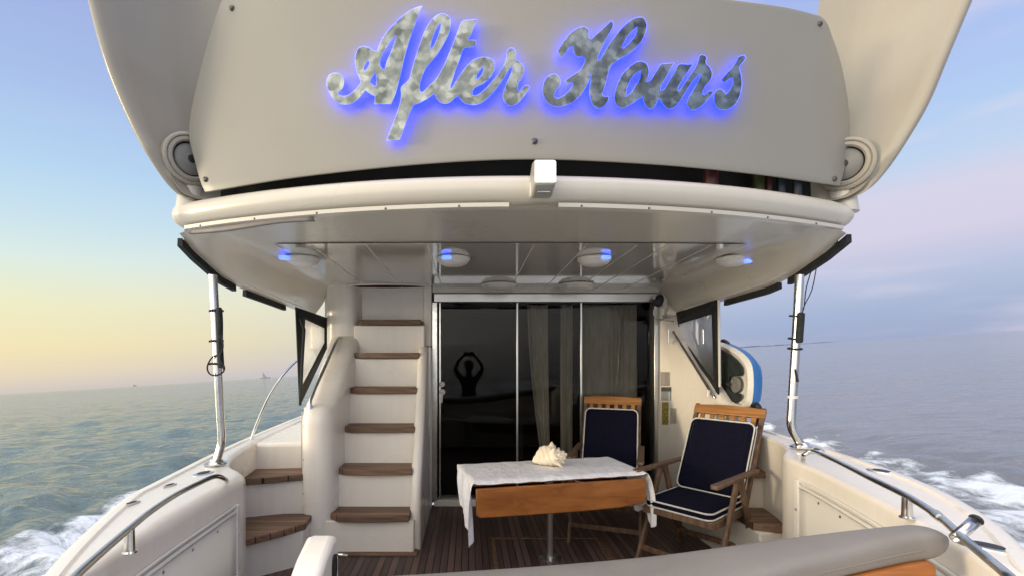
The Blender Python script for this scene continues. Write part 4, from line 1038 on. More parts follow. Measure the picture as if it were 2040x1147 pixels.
# =================================================================== FURNITURE
def rbox(w, d, h, r, n=5, puff=.0):
    """rounded slab as grid sections, centred"""
    rows = []
    def outl(k, z):
        pts = []
        for cx_, cy_, a0 in ((w / 2 - r, d / 2 - r, 0), (-w / 2 + r, d / 2 - r, 90), (-w / 2 + r, -d / 2 + r, 180), (w / 2 - r, -d / 2 + r, 270)):
            for q in range(n + 1):
                t = R(a0 + 90 * q / n); pts.append(Vector((cx_ + (r - k) * math.cos(t), cy_ + (r - k) * math.sin(t), z)))
        return pts
    e = min(h / 2, r * .7)
    secs = [(e, -h / 2), (e * .45, -h / 2 + e * .12), (e * .12, -h / 2 + e * .5), (0, 0), (e * .12, h / 2 - e * .5), (e * .45, h / 2 - e * .12), (e, h / 2)]
    secs = [outl(min(k, r * .98), z) for k, z in secs]
    return secs, outl
def slab_mb(w, d, h, r, m4):
    secs, ol = rbox(w, d, h, r)
    secs = [[m4 @ p for p in s] for s in secs]
    mb = MB().grid(secs, close_u=True); c0 = tuple(range(len(secs[0])))
    # domed caps
    for sct in secs:
        for p in sct:
            q = Vector((p.x * 7, p.y * 7, p.z * 7 + 3)); p += Vector((mnoise.noise(q), mnoise.noise(q + Vector((9, 2, 4))), mnoise.noise(q + Vector((1, 8, 7))))) * .006
    for s, zz in ((secs[0], -h / 2), (secs[-1], h / 2)):
        c = m4 @ Vector((0, 0, zz * 1.12)); i0 = len(mb.v)
        mid_ = [p.lerp(c, .5) + (c - m4 @ Vector((0, 0, zz))) * .7 for p in s]
        mb.grid([s, mid_], close_u=True); mb.add(mid_ + [c], [(k, (k + 1) % len(s), len(s)) for k in range(len(s))])
    edge = [[m4 @ p for p in ol(.002, z)] for z in (-h / 2 + h * .16, h / 2 - h * .16)]
    return mb, edge

def make_chair():
    ch = thing('folding_chair', '', 'chair')
    seat_f = MB()
    for x in (-.235, .235): seat_f.box((x, -.01, .375), (.028, .50, .045))
    seat_f.box((0, -.245, .378), (.47, .03, .04)).box((0, .225, .378), (.47, .03, .04))
    for k in range(6): seat_f.box((0, -.18 + k * .07, .388), (.45, .045, .014))
    seat_f.build('seat_frame', M['teak_dark'], ch, bevel=.004)
    mb, edge = slab_mb(.47, .49, .055, .05, Matrix.Translation((0, -.02, .425)))
    sc_ = mb.build('seat_cushion', M['navy'], ch, smooth=60)
    for e in edge: MB().tube(e, .0055, 8, closed=True).build('piping', M['piping'], sc_)
    ang = R(28)
    bq = Matrix.Translation((0, .205, .40)) @ Matrix.Rotation(-ang, 4, 'X')      # local z runs up the back
    bk = MB()
    for x in (-.245, .245): bk.add([bq @ Vector((x + dx, dy, z)) for z in (-.06, .70) for dx, dy in ((-.016, -.012), (.016, -.012), (.016, .016), (-.016, .016))], [(0, 1, 2, 3), (4, 7, 6, 5), (0, 4, 5, 1), (1, 5, 6, 2), (2, 6, 7, 3), (3, 7, 4, 0)])
    bk.build('back_posts', M['teak_dark'], ch, bevel=.005)
    tr_ = MB(); pts = []
    for k in range(13):
        x = lerp(-.265, .265, k / 12); pts.append(x)
    outl_ = [(x, .625) for x in pts] + [(x, .700 - .012 * abs(x / .265) ** 2) for x in pts[::-1]]
    tr_.prism([bq @ Vector((x, -.014, z)) for x, z in outl_], (bq.to_3x3() @ Vector((0, .03, 0)))).build('top_rail', M['chairtop'], ch, bevel=.006)
    sl = MB()
    for k in range(6):
        x = lerp(-.19, .19, k / 5)
        sl.add([bq @ Vector((x + dx, dy, z)) for z in (.02, .63) for dx, dy in ((-.018, -.006), (.018, -.006), (.018, .006), (-.018, .006))], [(0, 1, 2, 3), (4, 7, 6, 5), (0, 4, 5, 1), (1, 5, 6, 2), (2, 6, 7, 3), (3, 7, 4, 0)])
    sl.add([bq @ Vector((dx, dy, z)) for z in (.01, .06) for dx, dy in ((-.23, -.012), (.23, -.012), (.23, .012), (-.23, .012))], [(0, 1, 2, 3), (4, 7, 6, 5), (0, 4, 5, 1), (1, 5, 6, 2), (2, 6, 7, 3), (3, 7, 4, 0)])
    sl.build('back_slats', M['chairtop'], ch, bevel=.003)
    m4 = bq @ Matrix.Translation((0, -.045, .295)) @ Matrix.Rotation(R(90), 4, 'X')
    mb, edge = slab_mb(.475, .53, .055, .05, m4)
    bc = mb.build('back_cushion', M['navy'], ch, smooth=60)
    for e in edge: MB().tube(e, .0055, 8, closed=True).build('piping', M['piping'], bc)
    for s in (-1, 1):
        x = s * .272
        arm = [(x - .026, -.22), (x - .03, -.29), (x - .02, -.315), (x + .02, -.315), (x + .03, -.29), (x + .026, -.22), (x + .022, .34), (x - .022, .34)]
        MB().prism([(a_, b_, .612) for a_, b_ in arm], (0, 0, .024)).build('armrest', M['teak_dark'], ch, bevel=.006)
        for y0, y1 in ((.02, -.30), (.07, .31)):
            d = Vector((0, y1 - y0, -.61)); mbl = MB()
            q = d.to_track_quat('Z', 'X').to_matrix()
            mbl.add([(x + dx, lerp(y0, y1, t) + dy, lerp(.612, 0, t)) for t in (0, 1) for dx, dy in ((-.013, -.024), (.013, -.024), (.013, .024), (-.013, .024))], [(0, 1, 2, 3), (4, 7, 6, 5), (0, 4, 5, 1), (1, 5, 6, 2), (2, 6, 7, 3), (3, 7, 4, 0)])
            mbl.build('leg', M['teak_dark'], ch, bevel=.005)
    for y, z in ((-.245, .115), (.25, .115)):
        MB().box((0, y, z), (.53, .02, .035)).build('stretcher', M['teak_dark'], ch, bevel=.004)
    return ch
chair1 = make_chair(); chair2 = copy_tree(chair1)
for c_, loc, rz, lab in ((chair1, (1.495, 3.145, FLOOR), -50.4, 'wooden folding armchair with navy white-piped cushions nearest the right coaming, seat visible'),
                         (chair2, (1.085, 3.74, FLOOR), -21, 'wooden folding chair with navy cushion half hidden behind the table by the door')):
    c_.scale = (.92, 1, 1); c_.location = loc; c_.rotation_euler = (0, 0, R(rz)); c_['label'] = lab; c_['group'] = 'folding chairs at the table'

# table with a folded leaf, turned a little to the stern
tdir = Vector((1.122, .25, 0)).normalized(); tn = Vector((-tdir.y, tdir.x, 0)); TW = 1.15; TD = .46; ZT = -.775
T0 = Vector((.03, 2.885, 0))
def tp(u, v, z): return T0 + tdir * u + tn * v + Vector((0, 0, z))
table = thing('cockpit_table', 'varnished orange wooden drop leaf table on a grey metal pedestal', 'table', tp(TW / 2, TD / 2, FLOOR))
MB().prism([tp(.0, 0, ZT - .026), tp(TW, 0, ZT - .026), tp(TW, TD * .8, ZT - .026), tp(TW * .93, TD, ZT - .026), tp(.06, TD, ZT - .026), tp(0, TD * .85, ZT - .026)], (0, 0, .024)).build('tabletop', M['oak'], table, bevel=.006)
leafo = [(0.005, 0), (TW - .005, 0), (TW - .01, -.12), (TW - .03, -.155), (TW * .82, -.172), (TW * .6, -.176), (.3, -.174), (.03, -.170), (.008, -.155)]
lm = teak('orange_varnished_leaf', (.21, .066, .012), (.32, .108, .022), (.40, .15, .036), 0, .3, .5)
MB().prism([tp(u, -.012 + w * .10, ZT - .032 + w) for u, w in leafo], tn * -.022).build('drop_leaf', lm, table, bevel=.006, seg=2)
pc = tp(.60, .26, 0)
MB().lathe([(.026, FLOOR + .01), (.024, FLOOR + .03), (.023, ZT - .1), (.05, ZT - .03), (.09, ZT - .027)], Matrix.Translation((pc.x, pc.y, 0)), 22).build('pedestal', M['alu'], table, smooth=50)
MB().lathe([(.075, FLOOR + .001), (.075, FLOOR + .006), (.05, FLOOR + .010), (.028, FLOOR + .014)], Matrix.Translation((pc.x, pc.y, 0)), 26).build('pedestal_base', M['alu'], table, smooth=40)

# cloth laid over the top, hanging down both ends
rows = []
nu, nv = 92, 30
hl_, hr_ = .40, .36
tot = hl_ + TW + hr_
for j in range(nv + 1):
    v = j / nv; row = []
    for i in range(nu + 1):
        s = i / nu * tot - hl_
        vv = lerp(-.022, TD + .03, v)
        wr = .004 * mnoise.noise(Vector((s * 9, v * 6, 2.1))) + .003 * mnoise.noise(Vector((s * 23, v * 17, 5)))
        if s < 0 or s > TW:
            left_ = s < 0; d = -s if left_ else s - TW
            hang = hl_ if left_ else hr_
            # pointed fall: longest at the corner nearest the stern (left) / nearest the bow (right)
            k = (1.0 - .55 * v) if left_ else (.98 - .22 * v + .08 * math.sin(v * 9))
            dd = d * k
            rnd = .02
            wv = 1 if left_ else .45; out = rnd * (1 - math.exp(-dd / rnd)) + wv * .012 * math.sin(v * 17 + dd * 6) * min(1, dd / .08) + wv * .012 * math.sin(v * 31 + 1) * min(1, dd / .12)
            gather = min(1, dd / (.3 if left_ else .16)) * (.42 if left_ else .72)
            vv2 = lerp(vv, (.03 if left_ else -.065 + .10 * v), gather) - (.035 if left_ else .01) * min(1, dd / .1)
            drop = max(0, dd - .012)
            u = (-out) if left_ else TW + out + .02 * min(1, dd / .3) * (1 - v)
            p = tp(u, vv2, ZT + .004 - drop)
        else:
            p = tp(s, vv, ZT + .006 + abs(wr))
            e = min(v, 1 - v) * (TD + .05)
            if e < .028: p.z -= (.028 - e) * .7; 
            fr = max(0, 1 - e / .12)
            p.z += .002 * fr * math.sin(s * 40)
        row.append(p)
    rows.append(row)
cl = MB().grid(rows).build('tablecloth', M['cloth'], None, smooth=80, solid=.0025, subd=1)
tag(cl, 'white embroidered cloth draped over the table with ends hanging down', 'tablecloth')

# conch shell
def conch():
    mb = MB(); rows = []; nt_, na = 46, 72
    for i in range(nt_ + 1):
        t = i / nt_
        x = lerp(-.125, .115, t)
        r = interp(t, [0, .06, .2, .4, .58, .68, .74, .8, .86, .9, .95, 1], [.006, .022, .045, .066, .080, .082, .062, .050, .040, .028, .018, .002])
        row = []
        for k in range(na):
            a = 2 * math.pi * k / na
            spk = sum(amp * math.exp(-((t - tt - .02 * math.sin(a)) / wd) ** 2) * abs(math.cos(nn * (a + ph) / 2)) ** 7 for tt, wd, amp, nn, ph in ((.68, .045, .052, 8, .3), (.80, .028, .030, 8, .65), (.90, .020, .016, 8, .2)))
            rr = r + spk + .0025 * math.sin(x * 190 + a) * (t < .66)
            lip = .05 * math.exp(-((a - 2.15) / .45) ** 2) * math.exp(-((t - .42) / .25) ** 2)      # flared lip
            rr += lip
            row.append(Vector((x + spk * .35, rr * math.cos(a) * .86, rr * math.sin(a))))
        rows.append(row)
    return MB().grid(rows, close_u=True)
sm4 = Matrix.Translation(tp(.605, .27, ZT + .066)) @ Matrix.Rotation(R(-10), 4, 'Z') @ Matrix.Diagonal((1.05, 1, .74, 1)) @ Matrix.Rotation(R(-20), 4, 'Y') @ Matrix.Rotation(R(-35), 4, 'X')
cmb = conch(); cmb.v = [sm4 @ v for v in cmb.v]
cs = cmb.build('conch_shell', M['shell'], None, smooth=70)
tag(cs, 'cream spiky conch shell lying on the white tablecloth', 'shell')

# =================================================================== THE PHOTOGRAPHER (seen mirrored in the door)
person = thing('person', 'person in dark clothes holding a phone overhead, mirrored in the dark door glass', 'person', (.0, -.4, -1.87))
def skin_body(name, joints, edges, mat, par, subd=2, root=0):
    me = bpy.data.meshes.new(name); me.from_pydata([j[0] for j in joints], edges, []); me.materials.append(mat)
    o = bpy.data.objects.new(name, me); C.objects.link(o); WM[o] = Matrix.Identity(4)
    o.parent = par; o.matrix_parent_inverse = WM[par].inverted()
    md = o.modifiers.new('skin', 'SKIN'); md.use_smooth_shade = True
    for d, j in zip(me.skin_vertices[0].data, joints): d.radius = j[1] if isinstance(j[1], tuple) else (j[1], j[1])
    me.skin_vertices[0].data[root].use_root = True
    s = o.modifiers.new('subd', 'SUBSURF'); s.levels = subd; s.render_levels = subd
    return o
J = [((0, -.42, -.98), (.15, .11)), ((0, -.41, -.78), (.145, .10)), ((0, -.40, -.56), (.165, .105)), ((0, -.38, -.43), (.075, .07)), ((0, -.35, -.36), (.055, .055)), ((0, -.33, -.27), (.072, .085)), ((0, -.335, -.19), (.078, .09)), ((0, -.34, -.14), (.05, .06))]
E = [(0, 1), (1, 2), (2, 3), (3, 4), (4, 5), (5, 6), (6, 7)]
for s in (-1, 1):
    b0 = len(J)
    J += [((s * .17, -.40, -.46), (.062, .062)), ((s * .27, -.33, -.27), (.038, .038)), ((s * .19, -.16, -.12), (.030, .030)), ((s * .105, -.075, -.03), (.026, .022)), ((s * .085, -.055, .005), (.034, .018))]
    E += [(2, b0), (b0, b0 + 1), (b0 + 1, b0 + 2), (b0 + 2, b0 + 3), (b0 + 3, b0 + 4)]
    for k in range(4):
        q = len(J); y = -.052 + .004 * k
        J += [((s * (.085 - .004 * k), y, .028 + .004 * (k == 1)), .0085), ((s * (.072 - .008 * k), y + .006, .046 - .003 * k), .008), ((s * (.052 - .008 * k), y + .010, .050 - .004 * k), .0075)]
        E += [(b0 + 4, q), (q, q + 1), (q + 1, q + 2)]
    q = len(J)
    J += [((s * .07, -.062, -.025), .010), ((s * .05, -.058, -.040), .009)]; E += [(b0 + 3, q), (q, q + 1)]
    q = len(J)
    J += [((s * .10, -.42, -1.02), (.09, .09)), ((s * .11, -.41, -1.42), (.06, .06)), ((s * .12, -.43, -1.78), (.042, .042)), ((s * .125, -.42, -1.835), (.04, .035)), ((s * .14, -.30, -1.85), (.042, .022))]
    E += [(0, q), (q, q + 1), (q + 1, q + 2), (q + 2, q + 3), (q + 3, q + 4)]
skin_body('body', J, E, M['tshirt'], person)
MB().lathe([(.075, -.07), (.092, -.01), (.09, .04), (.06, .08), (0, .095)], Matrix.Translation((0, -.345, -.2)), 20).build('hair', M['hair'], person, smooth=80)
fc = MB()
fc.lathe([(.013, 0), (.008, .012), (0, .018)], Matrix.Translation((0, -.248, -.25)) @ Matrix.Rotation(R(-90), 4, 'X'), 10)
fc.build('nose', M['skin'], person)
ph = MB().box((0, -.030, .0), (.150, .008, .074)).build('phone', M['dark'], None, bevel=.003)
tag(ph, 'black phone held level in both hands of the mirrored person', 'phone')

# =================================================================== HEEL: the whole boat leans to starboard and lifts its bow
bpy.context.view_layer.update()
H = Matrix.Rotation(R(3.55), 4, 'Y') @ Matrix.Rotation(R(1.25), 4, 'X')
cam_d = bpy.data.cameras.new('camera'); cam = bpy.data.objects.new('camera', cam_d); C.objects.link(cam)
cam_d.sensor_fit = 'HORIZONTAL'; cam_d.sensor_width = 36; cam_d.lens = F / 2040 * 36
cam_d.shift_x = (1020 - CX) / 2040; cam_d.shift_y = (CY - 573.5) / 2040
cam_d.clip_start = .02; cam_d.clip_end = 30000
cam.rotation_euler = (R(90), 0, 0)
sc.camera = cam
bpy.context.view_layer.update()
for o in [o for o in sc.objects if o.parent is None]:
    o.matrix_world = H @ o.matrix_world

# =================================================================== SEA
ZW = -2.08
rng = np.random.default_rng(3)
def ring_radii():
    r = [.8]
    while r[-1] < 16000: r.append(r[-1] * (1.0135 if r[-1] < 40 else 1.03 if r[-1] < 400 else 1.09) + .004)
    return np.array(r)
rad = ring_radii(); NA = 760
# finer angular steps ahead of the camera
th = np.concatenate([np.linspace(R(20), R(160), 620, endpoint=False), np.linspace(R(160), R(380), NA - 620, endpoint=False)])
RR, TT = np.meshgrid(rad, th, indexing='ij')
X = RR * np.cos(TT); Y = RR * np.sin(TT)
def vnoise(x, y, seed, n=10, lo=.5, hi=3.0):
    g = np.random.default_rng(seed); out = np.zeros_like(x)
    for k in range(n):
        f = lo * (hi / lo) ** (k / max(1, n - 1)); a = g.uniform(0, 2 * np.pi); p = g.uniform(0, 2 * np.pi)
        out += np.sin((x * np.cos(a) + y * np.sin(a)) * f + p + 1.3 * np.sin((y * np.cos(a) - x * np.sin(a)) * f * .6 + p * 2)) / (n ** .5)
    return out
fade = np.clip(1 - (RR - 15) / 160, 0, 1)
Zs = np.zeros_like(X)
lside = np.clip(.5 - X / 8, .42, 1.0)                        # more chop on the port side
for k in range(26):
    wl_ = .35 * (5.5 / .35) ** (k / 25); f = 2 * np.pi / wl_; a = R(70) + rng.normal(0, .62); p = rng.uniform(0, 2 * np.pi)
    amp = .0085 * wl_ ** .85
    ok = np.clip((wl_ / (RR * .03 + .05) - .6), 0, 1)
    Zs += amp * ok * lside * np.sin((X * np.cos(a) + Y * np.sin(a)) * f + p + .8 * np.sin((X * np.sin(a) - Y * np.cos(a)) * f * .35 + p))
Zs *= fade
# wake: crests thrown off both sides with foam inside them
n1 = vnoise(X, Y, 11, 12, .25, 1.6); n2 = vnoise(X, Y, 12, 14, 1.0, 6.0); n3 = vnoise(X, Y, 15, 16, 3.0, 14.0)
crR = 7.3 + .22 * n1; crL = -6.15 + .15 * n1
dR = X - crR; dL = crL - X
along = np.clip((26 - np.abs(Y)) / 12, 0, 1)
for d, h in ((dR, .13), (dL, .17)):
    Zs += along * h * (np.exp(-(d / .42) ** 2) - .7 * np.exp(-((d - 1.0) / .55) ** 2) + .25 * np.exp(-((d - 2.3) / .6) ** 2) - .2 * np.exp(-((d - 3.3) / .7) ** 2)) * (1 + .35 * n2)
inside = np.clip(np.minimum(-dR, -dL) / .5, 0, 1) * along
Zs += inside * (.035 * n2 + .028 * n3)
foam = inside * np.clip(.66 + .13 * n1 + .14 * n2 + .12 * n3, 0, 1)
foam = np.clip(foam + along * (.4 * np.exp(-(dR / .5) ** 2) + .4 * np.exp(-((dL + .25) / .4) ** 2)) * np.clip(.3 + .4 * n2 + .4 * n3, 0, 1), 0, 1)
foam += along * .45 * np.clip(n2 * .5 + n3 * .5 - .15, 0, 1) * np.exp(-((dR - .7) / 1.0) ** 2)
foam = np.clip(foam, 0, 1)
verts = np.stack([X, Y, Zs + ZW], -1).reshape(-1, 3)
nr, na = X.shape
idx = np.arange(nr * na).reshape(nr, na)
q = np.stack([idx[:-1], np.roll(idx, -1, 1)[:-1], np.roll(idx, -1, 1)[1:], idx[1:]], -1).reshape(-1, 4)
me = bpy.data.meshes.new('water')
me.vertices.add(len(verts)); me.vertices.foreach_set('co', verts.ravel().astype(np.float32))
me.loops.add(q.size); me.loops.foreach_set('vertex_index', q[:, ::-1].ravel().astype(np.int32))
me.polygons.add(len(q)); me.polygons.foreach_set('loop_start', np.arange(0, q.size, 4, dtype=np.int32))
me.update(calc_edges=True); me.shade_smooth()
at_ = me.attributes.new('foam', 'FLOAT', 'POINT'); at_.data.foreach_set('value', foam.ravel().astype(np.float32))
def water_mat():
    m, nt, b = new_mat('sea_water'); N = nt.nodes; L = nt.links
    at1 = N.new('ShaderNodeAttribute'); at1.attribute_name = 'foam'
    tc = N.new('ShaderNodeTexCoord')
    nz = N.new('ShaderNodeTexNoise'); nz.inputs['Scale'].default_value = 6.5; nz.inputs['Detail'].default_value = 11; nz.inputs['Roughness'].default_value = .74; nz.inputs['Distortion'].default_value = .7
    mp = N.new('ShaderNodeMapping'); mp.inputs['Scale'].default_value = (1, .45, 1)
    L.new(tc.outputs['Object'], mp.inputs['Vector']); L.new(mp.outputs[0], nz.inputs['Vector'])
    nf = N.new('ShaderNodeTexNoise'); nf.inputs['Scale'].default_value = 2.1; nf.inputs['Detail'].default_value = 10; nf.inputs['Roughness'].default_value = .66; nf.inputs['Distortion'].default_value = 1.6
    L.new(mp.outputs[0], nf.inputs['Vector'])
    a0 = N.new('ShaderNodeMath'); a0.operation = 'MULTIPLY_ADD'; a0.inputs[1].default_value = .8; L.new(at1.outputs['Fac'], a0.inputs[0]); L.new(nz.outputs['Fac'], a0.inputs[2])
    ad = N.new('ShaderNodeMath'); ad.operation = 'ADD'; L.new(a0.outputs[0], ad.inputs[0]); L.new(nf.outputs['Fac'], ad.inputs[1])
    mr = N.new('ShaderNodeMapRange'); mr.interpolation_type = 'SMOOTHSTEP'; mr.inputs['From Min'].default_value = 1.20; mr.inputs['From Max'].default_value = 1.62
    L.new(ad.outputs[0], mr.inputs['Value'])
    gt = N.new('ShaderNodeMath'); gt.operation = 'MULTIPLY'
    cl_ = N.new('ShaderNodeMapRange'); cl_.inputs['From Min'].default_value = .02; cl_.inputs['From Max'].default_value = .25; L.new(at1.outputs['Fac'], cl_.inputs['Value'])
    L.new(mr.outputs[0], gt.inputs[0]); L.new(cl_.outputs[0], gt.inputs[1])
    mx = N.new('ShaderNodeMix'); mx.data_type = 'RGBA'
    mx.inputs['A'].default_value = (.118, .160, .180, 1); mx.inputs['B'].default_value = (.66, .72, .80, 1)
    L.new(gt.outputs[0], mx.inputs['Factor']); L.new(mx.outputs['Result'], b.inputs['Base Color'])
    rr = N.new('ShaderNodeMapRange'); rr.inputs['To Min'].default_value = .07; rr.inputs['To Max'].default_value = .85; L.new(gt.outputs[0], rr.inputs['Value']); L.new(rr.outputs[0], b.inputs['Roughness'])
    b.inputs['IOR'].default_value = 1.33
    # ripples: stretched across the wind, two scales, more of them to port
    sp = N.new('ShaderNodeSeparateXYZ'); L.new(tc.outputs['Object'], sp.inputs[0])
    side = N.new('ShaderNodeMapRange'); side.inputs['From Min'].default_value = -6; side.inputs['From Max'].default_value = 8; side.inputs['To Min'].default_value = 1.0; side.inputs['To Max'].default_value = .36
    L.new(sp.outputs['X'], side.inputs['Value'])
    wc = N.new('ShaderNodeMix'); wc.data_type = 'RGBA'; wc.inputs['A'].default_value = (.160, .168, .192, 1); wc.inputs['B'].default_value = (.098, .142, .150, 1)
    wf = N.new('ShaderNodeMapRange'); wf.interpolation_type = 'SMOOTHSTEP'; wf.inputs['From Min'].default_value = 8; wf.inputs['From Max'].default_value = -8
    L.new(sp.outputs['X'], wf.inputs['Value']); L.new(wf.outputs[0], wc.inputs['Factor']); L.new(wc.outputs['Result'], mx.inputs['A'])
    prev_n = None
    for scl, st, dist, strg in (((.22, .5, 1), .8, .60, .5), ((.7, 1.5, 1), 1.2, .36, .75), ((2.0, 4.2, 1), 1.7, .14, .8), ((5, 10, 1), 2.2, .035, .7)):
        mp2 = N.new('ShaderNodeMapping'); mp2.inputs['Scale'].default_value = scl; mp2.inputs['Rotation'].default_value = (0, 0, R(18 * st))
        n2_ = N.new('ShaderNodeTexNoise'); n2_.inputs['Scale'].default_value = 1.0; n2_.inputs['Detail'].default_value = 5; n2_.inputs['Distortion'].default_value = .8
        L.new(tc.outputs['Object'], mp2.inputs['Vector']); L.new(mp2.outputs[0], n2_.inputs['Vector'])
        bp = N.new('ShaderNodeBump'); bp.inputs['Distance'].default_value = dist
        ms = N.new('ShaderNodeMath'); ms.operation = 'MULTIPLY'; ms.inputs[1].default_value = strg; L.new(side.outputs[0], ms.inputs[0]); L.new(ms.outputs[0], bp.inputs['Strength'])
        L.new(n2_.outputs['Fac'], bp.inputs['Height'])
        if prev_n is not None: L.new(prev_n.outputs['Normal'], bp.inputs['Normal'])
        prev_n = bp
    bf = N.new('ShaderNodeBump'); bf.inputs['Distance'].default_value = .06; bf.inputs['Strength'].default_value = .6
    L.new(gt.outputs[0], bf.inputs['Height']); L.new(prev_n.outputs['Normal'], bf.inputs['Normal'])
    L.new(bf.outputs['Normal'], b.inputs['Normal'])
    return m
me.materials.append(water_mat())
water = bpy.data.objects.new('water', me); C.objects.link(water); tag(water, kind='structure')
water['label'] = 'grey green rippled sea with white foam wake beside the hull'

# ---- far things on the sea, placed by bearing and distance
def far(px, dist):
    d = H.to_3x3() @ Vector(((px - CX) / F, 1, 0)); d.z = 0; d.normalize()
    return Vector((d.x * dist, d.y * dist, ZW))
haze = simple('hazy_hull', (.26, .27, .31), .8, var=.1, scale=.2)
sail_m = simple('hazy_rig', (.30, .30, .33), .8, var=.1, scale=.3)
p = far(526, 1050); sb = thing('sailing_boat', 'tiny distant sailing boat with bare mast on the left horizon', 'sailboat', p)
hullp = [(-9, -.3), (8, -.3), (11, 2.0), (-9.5, 1.6)]
MB().prism([p + Vector((x, -1.5, z)) for x, z in hullp], (0, 3, 0)).build('hull', haze, sb)
MB().tube([p + Vector((-4.5, 0, 1)), p + Vector((-4.5, 0, 15))], [.3, .18], 8).build('mast', sail_m, sb)
MB().prism([p + Vector((-4, 0, 2.6)), p + Vector((3, 0, 2.6)), p + Vector((-4, 0, 12))], (0, .1, 0)).build('sail', sail_m, sb)
MB().box(p + Vector((1, 0, 2.2)), (5, 2, 1.4)).build('cabin_top', haze, sb)
p = far(265, 1700); mbt = thing('motor_boat', 'tiny distant motor boat just left of the left support pole on the horizon', 'boat', p)
MB().prism([p + Vector((x, -1.5, z)) for x, z in ((-4, -.2), (4, -.2), (5.5, 2), (-4.2, 1.8))], (0, 3, 0)).build('hull', haze, mbt)
MB().box(p + Vector((-.5, 0, 3)), (3.5, 2, 2.4)).build('wheelhouse', haze, mbt)
rows = []
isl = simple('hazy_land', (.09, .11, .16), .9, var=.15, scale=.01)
c0 = far(1530, 5200); tv = Vector((c0.y, -c0.x, 0)).normalized(); fv = Vector((c0.x, c0.y, 0)).normalized()
for j in range(5):
    row = []
    for i in range(81):
        u = i / 80; s = lerp(-620, 520, u)
        h = (7 + 20 * max(0, mnoise.noise(Vector((u * 6, 3, 1)))) + 6 * mnoise.noise(Vector((u * 30, 1, 4)))) * math.sin(u * math.pi) ** .6
        k = (0, .8, 1, .8, 0)[j]
        row.append(c0 + tv * s + fv * (j * 60) + Vector((0, 0, max(-1, h * k + (.5 if k else -2)))))
    rows.append(row)
land = MB().grid(rows).build('island', isl, None, smooth=60); tag(land, 'low hazy blue strip of land on the right horizon', None, kind='structure')

# =================================================================== SKY AND SUN
SUN_AZ = R(-106); SUN_EL = R(7)                  # bearing from dead ahead, negative to port
w = bpy.data.worlds.new('World'); sc.world = w; w.use_nodes = True
nt = w.node_tree; N = nt.nodes; L = nt.links
bg = N['Background']
tc = N.new('ShaderNodeTexCoord'); sp = N.new('ShaderNodeSeparateXYZ'); L.new(tc.outputs['Generated'], sp.inputs[0])
asn = N.new('ShaderNodeMath'); asn.operation = 'ARCSINE'; L.new(sp.outputs['Z'], asn.inputs[0])
el = N.new('ShaderNodeMapRange'); el.inputs['From Min'].default_value = 0; el.inputs['From Max'].default_value = math.pi / 2; L.new(asn.outputs[0], el.inputs['Value'])
def s2l(c): return tuple(((v / 255) / 12.92 if v / 255 <= .04045 else ((v / 255 + .055) / 1.055) ** 2.4) for v in c)
def ramp(stops):
    cr = N.new('ShaderNodeValToRGB'); e = cr.color_ramp.elements
    while len(e) < len(stops): e.new(.5)
    for k, (deg, c, g) in enumerate(stops):
        e[k].position = deg / 90; e[k].color = (*[v * g for v in s2l(c)], 1)
    L.new(el.outputs[0], cr.inputs['Fac']); return cr
left_r = ramp([(0, (210, 200, 194), 1), (1.5, (230, 215, 188), 1), (4, (243, 228, 180), 1), (8, (238, 236, 196), 1), (12, (219, 236, 228), 1), (16, (198, 225, 238), 1), (20.5, (181, 212, 240), 1), (27, (168, 191, 234), 1), (36, (158, 173, 224), 1), (60, (155, 168, 208), 1), (90, (190, 192, 205), 1.2)])
right_r = ramp([(0, (158, 171, 203), 1), (2.5, (162, 178, 211), 1), (5.8, (184, 193, 221), 1), (9, (212, 206, 228), 1), (12.4, (213, 210, 230), 1), (15, (192, 211, 238), 1), (18, (180, 206, 241), 1), (22, (175, 197, 240), 1), (36, (160, 176, 232), 1), (60, (155, 168, 208), 1), (90, (190, 192, 205), 1.2)])
hz_ = N.new('ShaderNodeMath'); hz_.operation = 'ARCTAN2'; L.new(sp.outputs['X'], hz_.inputs[0]); L.new(sp.outputs['Y'], hz_.inputs[1])   # bearing
mixf = N.new('ShaderNodeMapRange'); mixf.interpolation_type = 'SMOOTHSTEP'; mixf.inputs['From Min'].default_value = R(-52); mixf.inputs['From Max'].default_value = R(34); L.new(hz_.outputs[0], mixf.inputs['Value'])
# left of the stern the bearing jumps to -180: fade the glow out behind the boat
back = N.new('ShaderNodeMapRange'); back.interpolation_type = 'SMOOTHSTEP'; back.inputs['From Min'].default_value = R(-165); back.inputs['From Max'].default_value = R(-105); L.new(hz_.outputs[0], back.inputs['Value'])
inv = N.new('ShaderNodeMath'); inv.operation = 'SUBTRACT'; inv.inputs[0].default_value = 1; L.new(mixf.outputs[0], inv.inputs[1])
glow = N.new('ShaderNodeMath'); glow.operation = 'MULTIPLY'; L.new(inv.outputs[0], glow.inputs[0]); L.new(back.outputs[0], glow.inputs[1])
mx = N.new('ShaderNodeMix'); mx.data_type = 'RGBA'; L.new(glow.outputs[0], mx.inputs['Factor']); L.new(right_r.outputs[0], mx.inputs['A']); L.new(left_r.outputs[0], mx.inputs['B'])
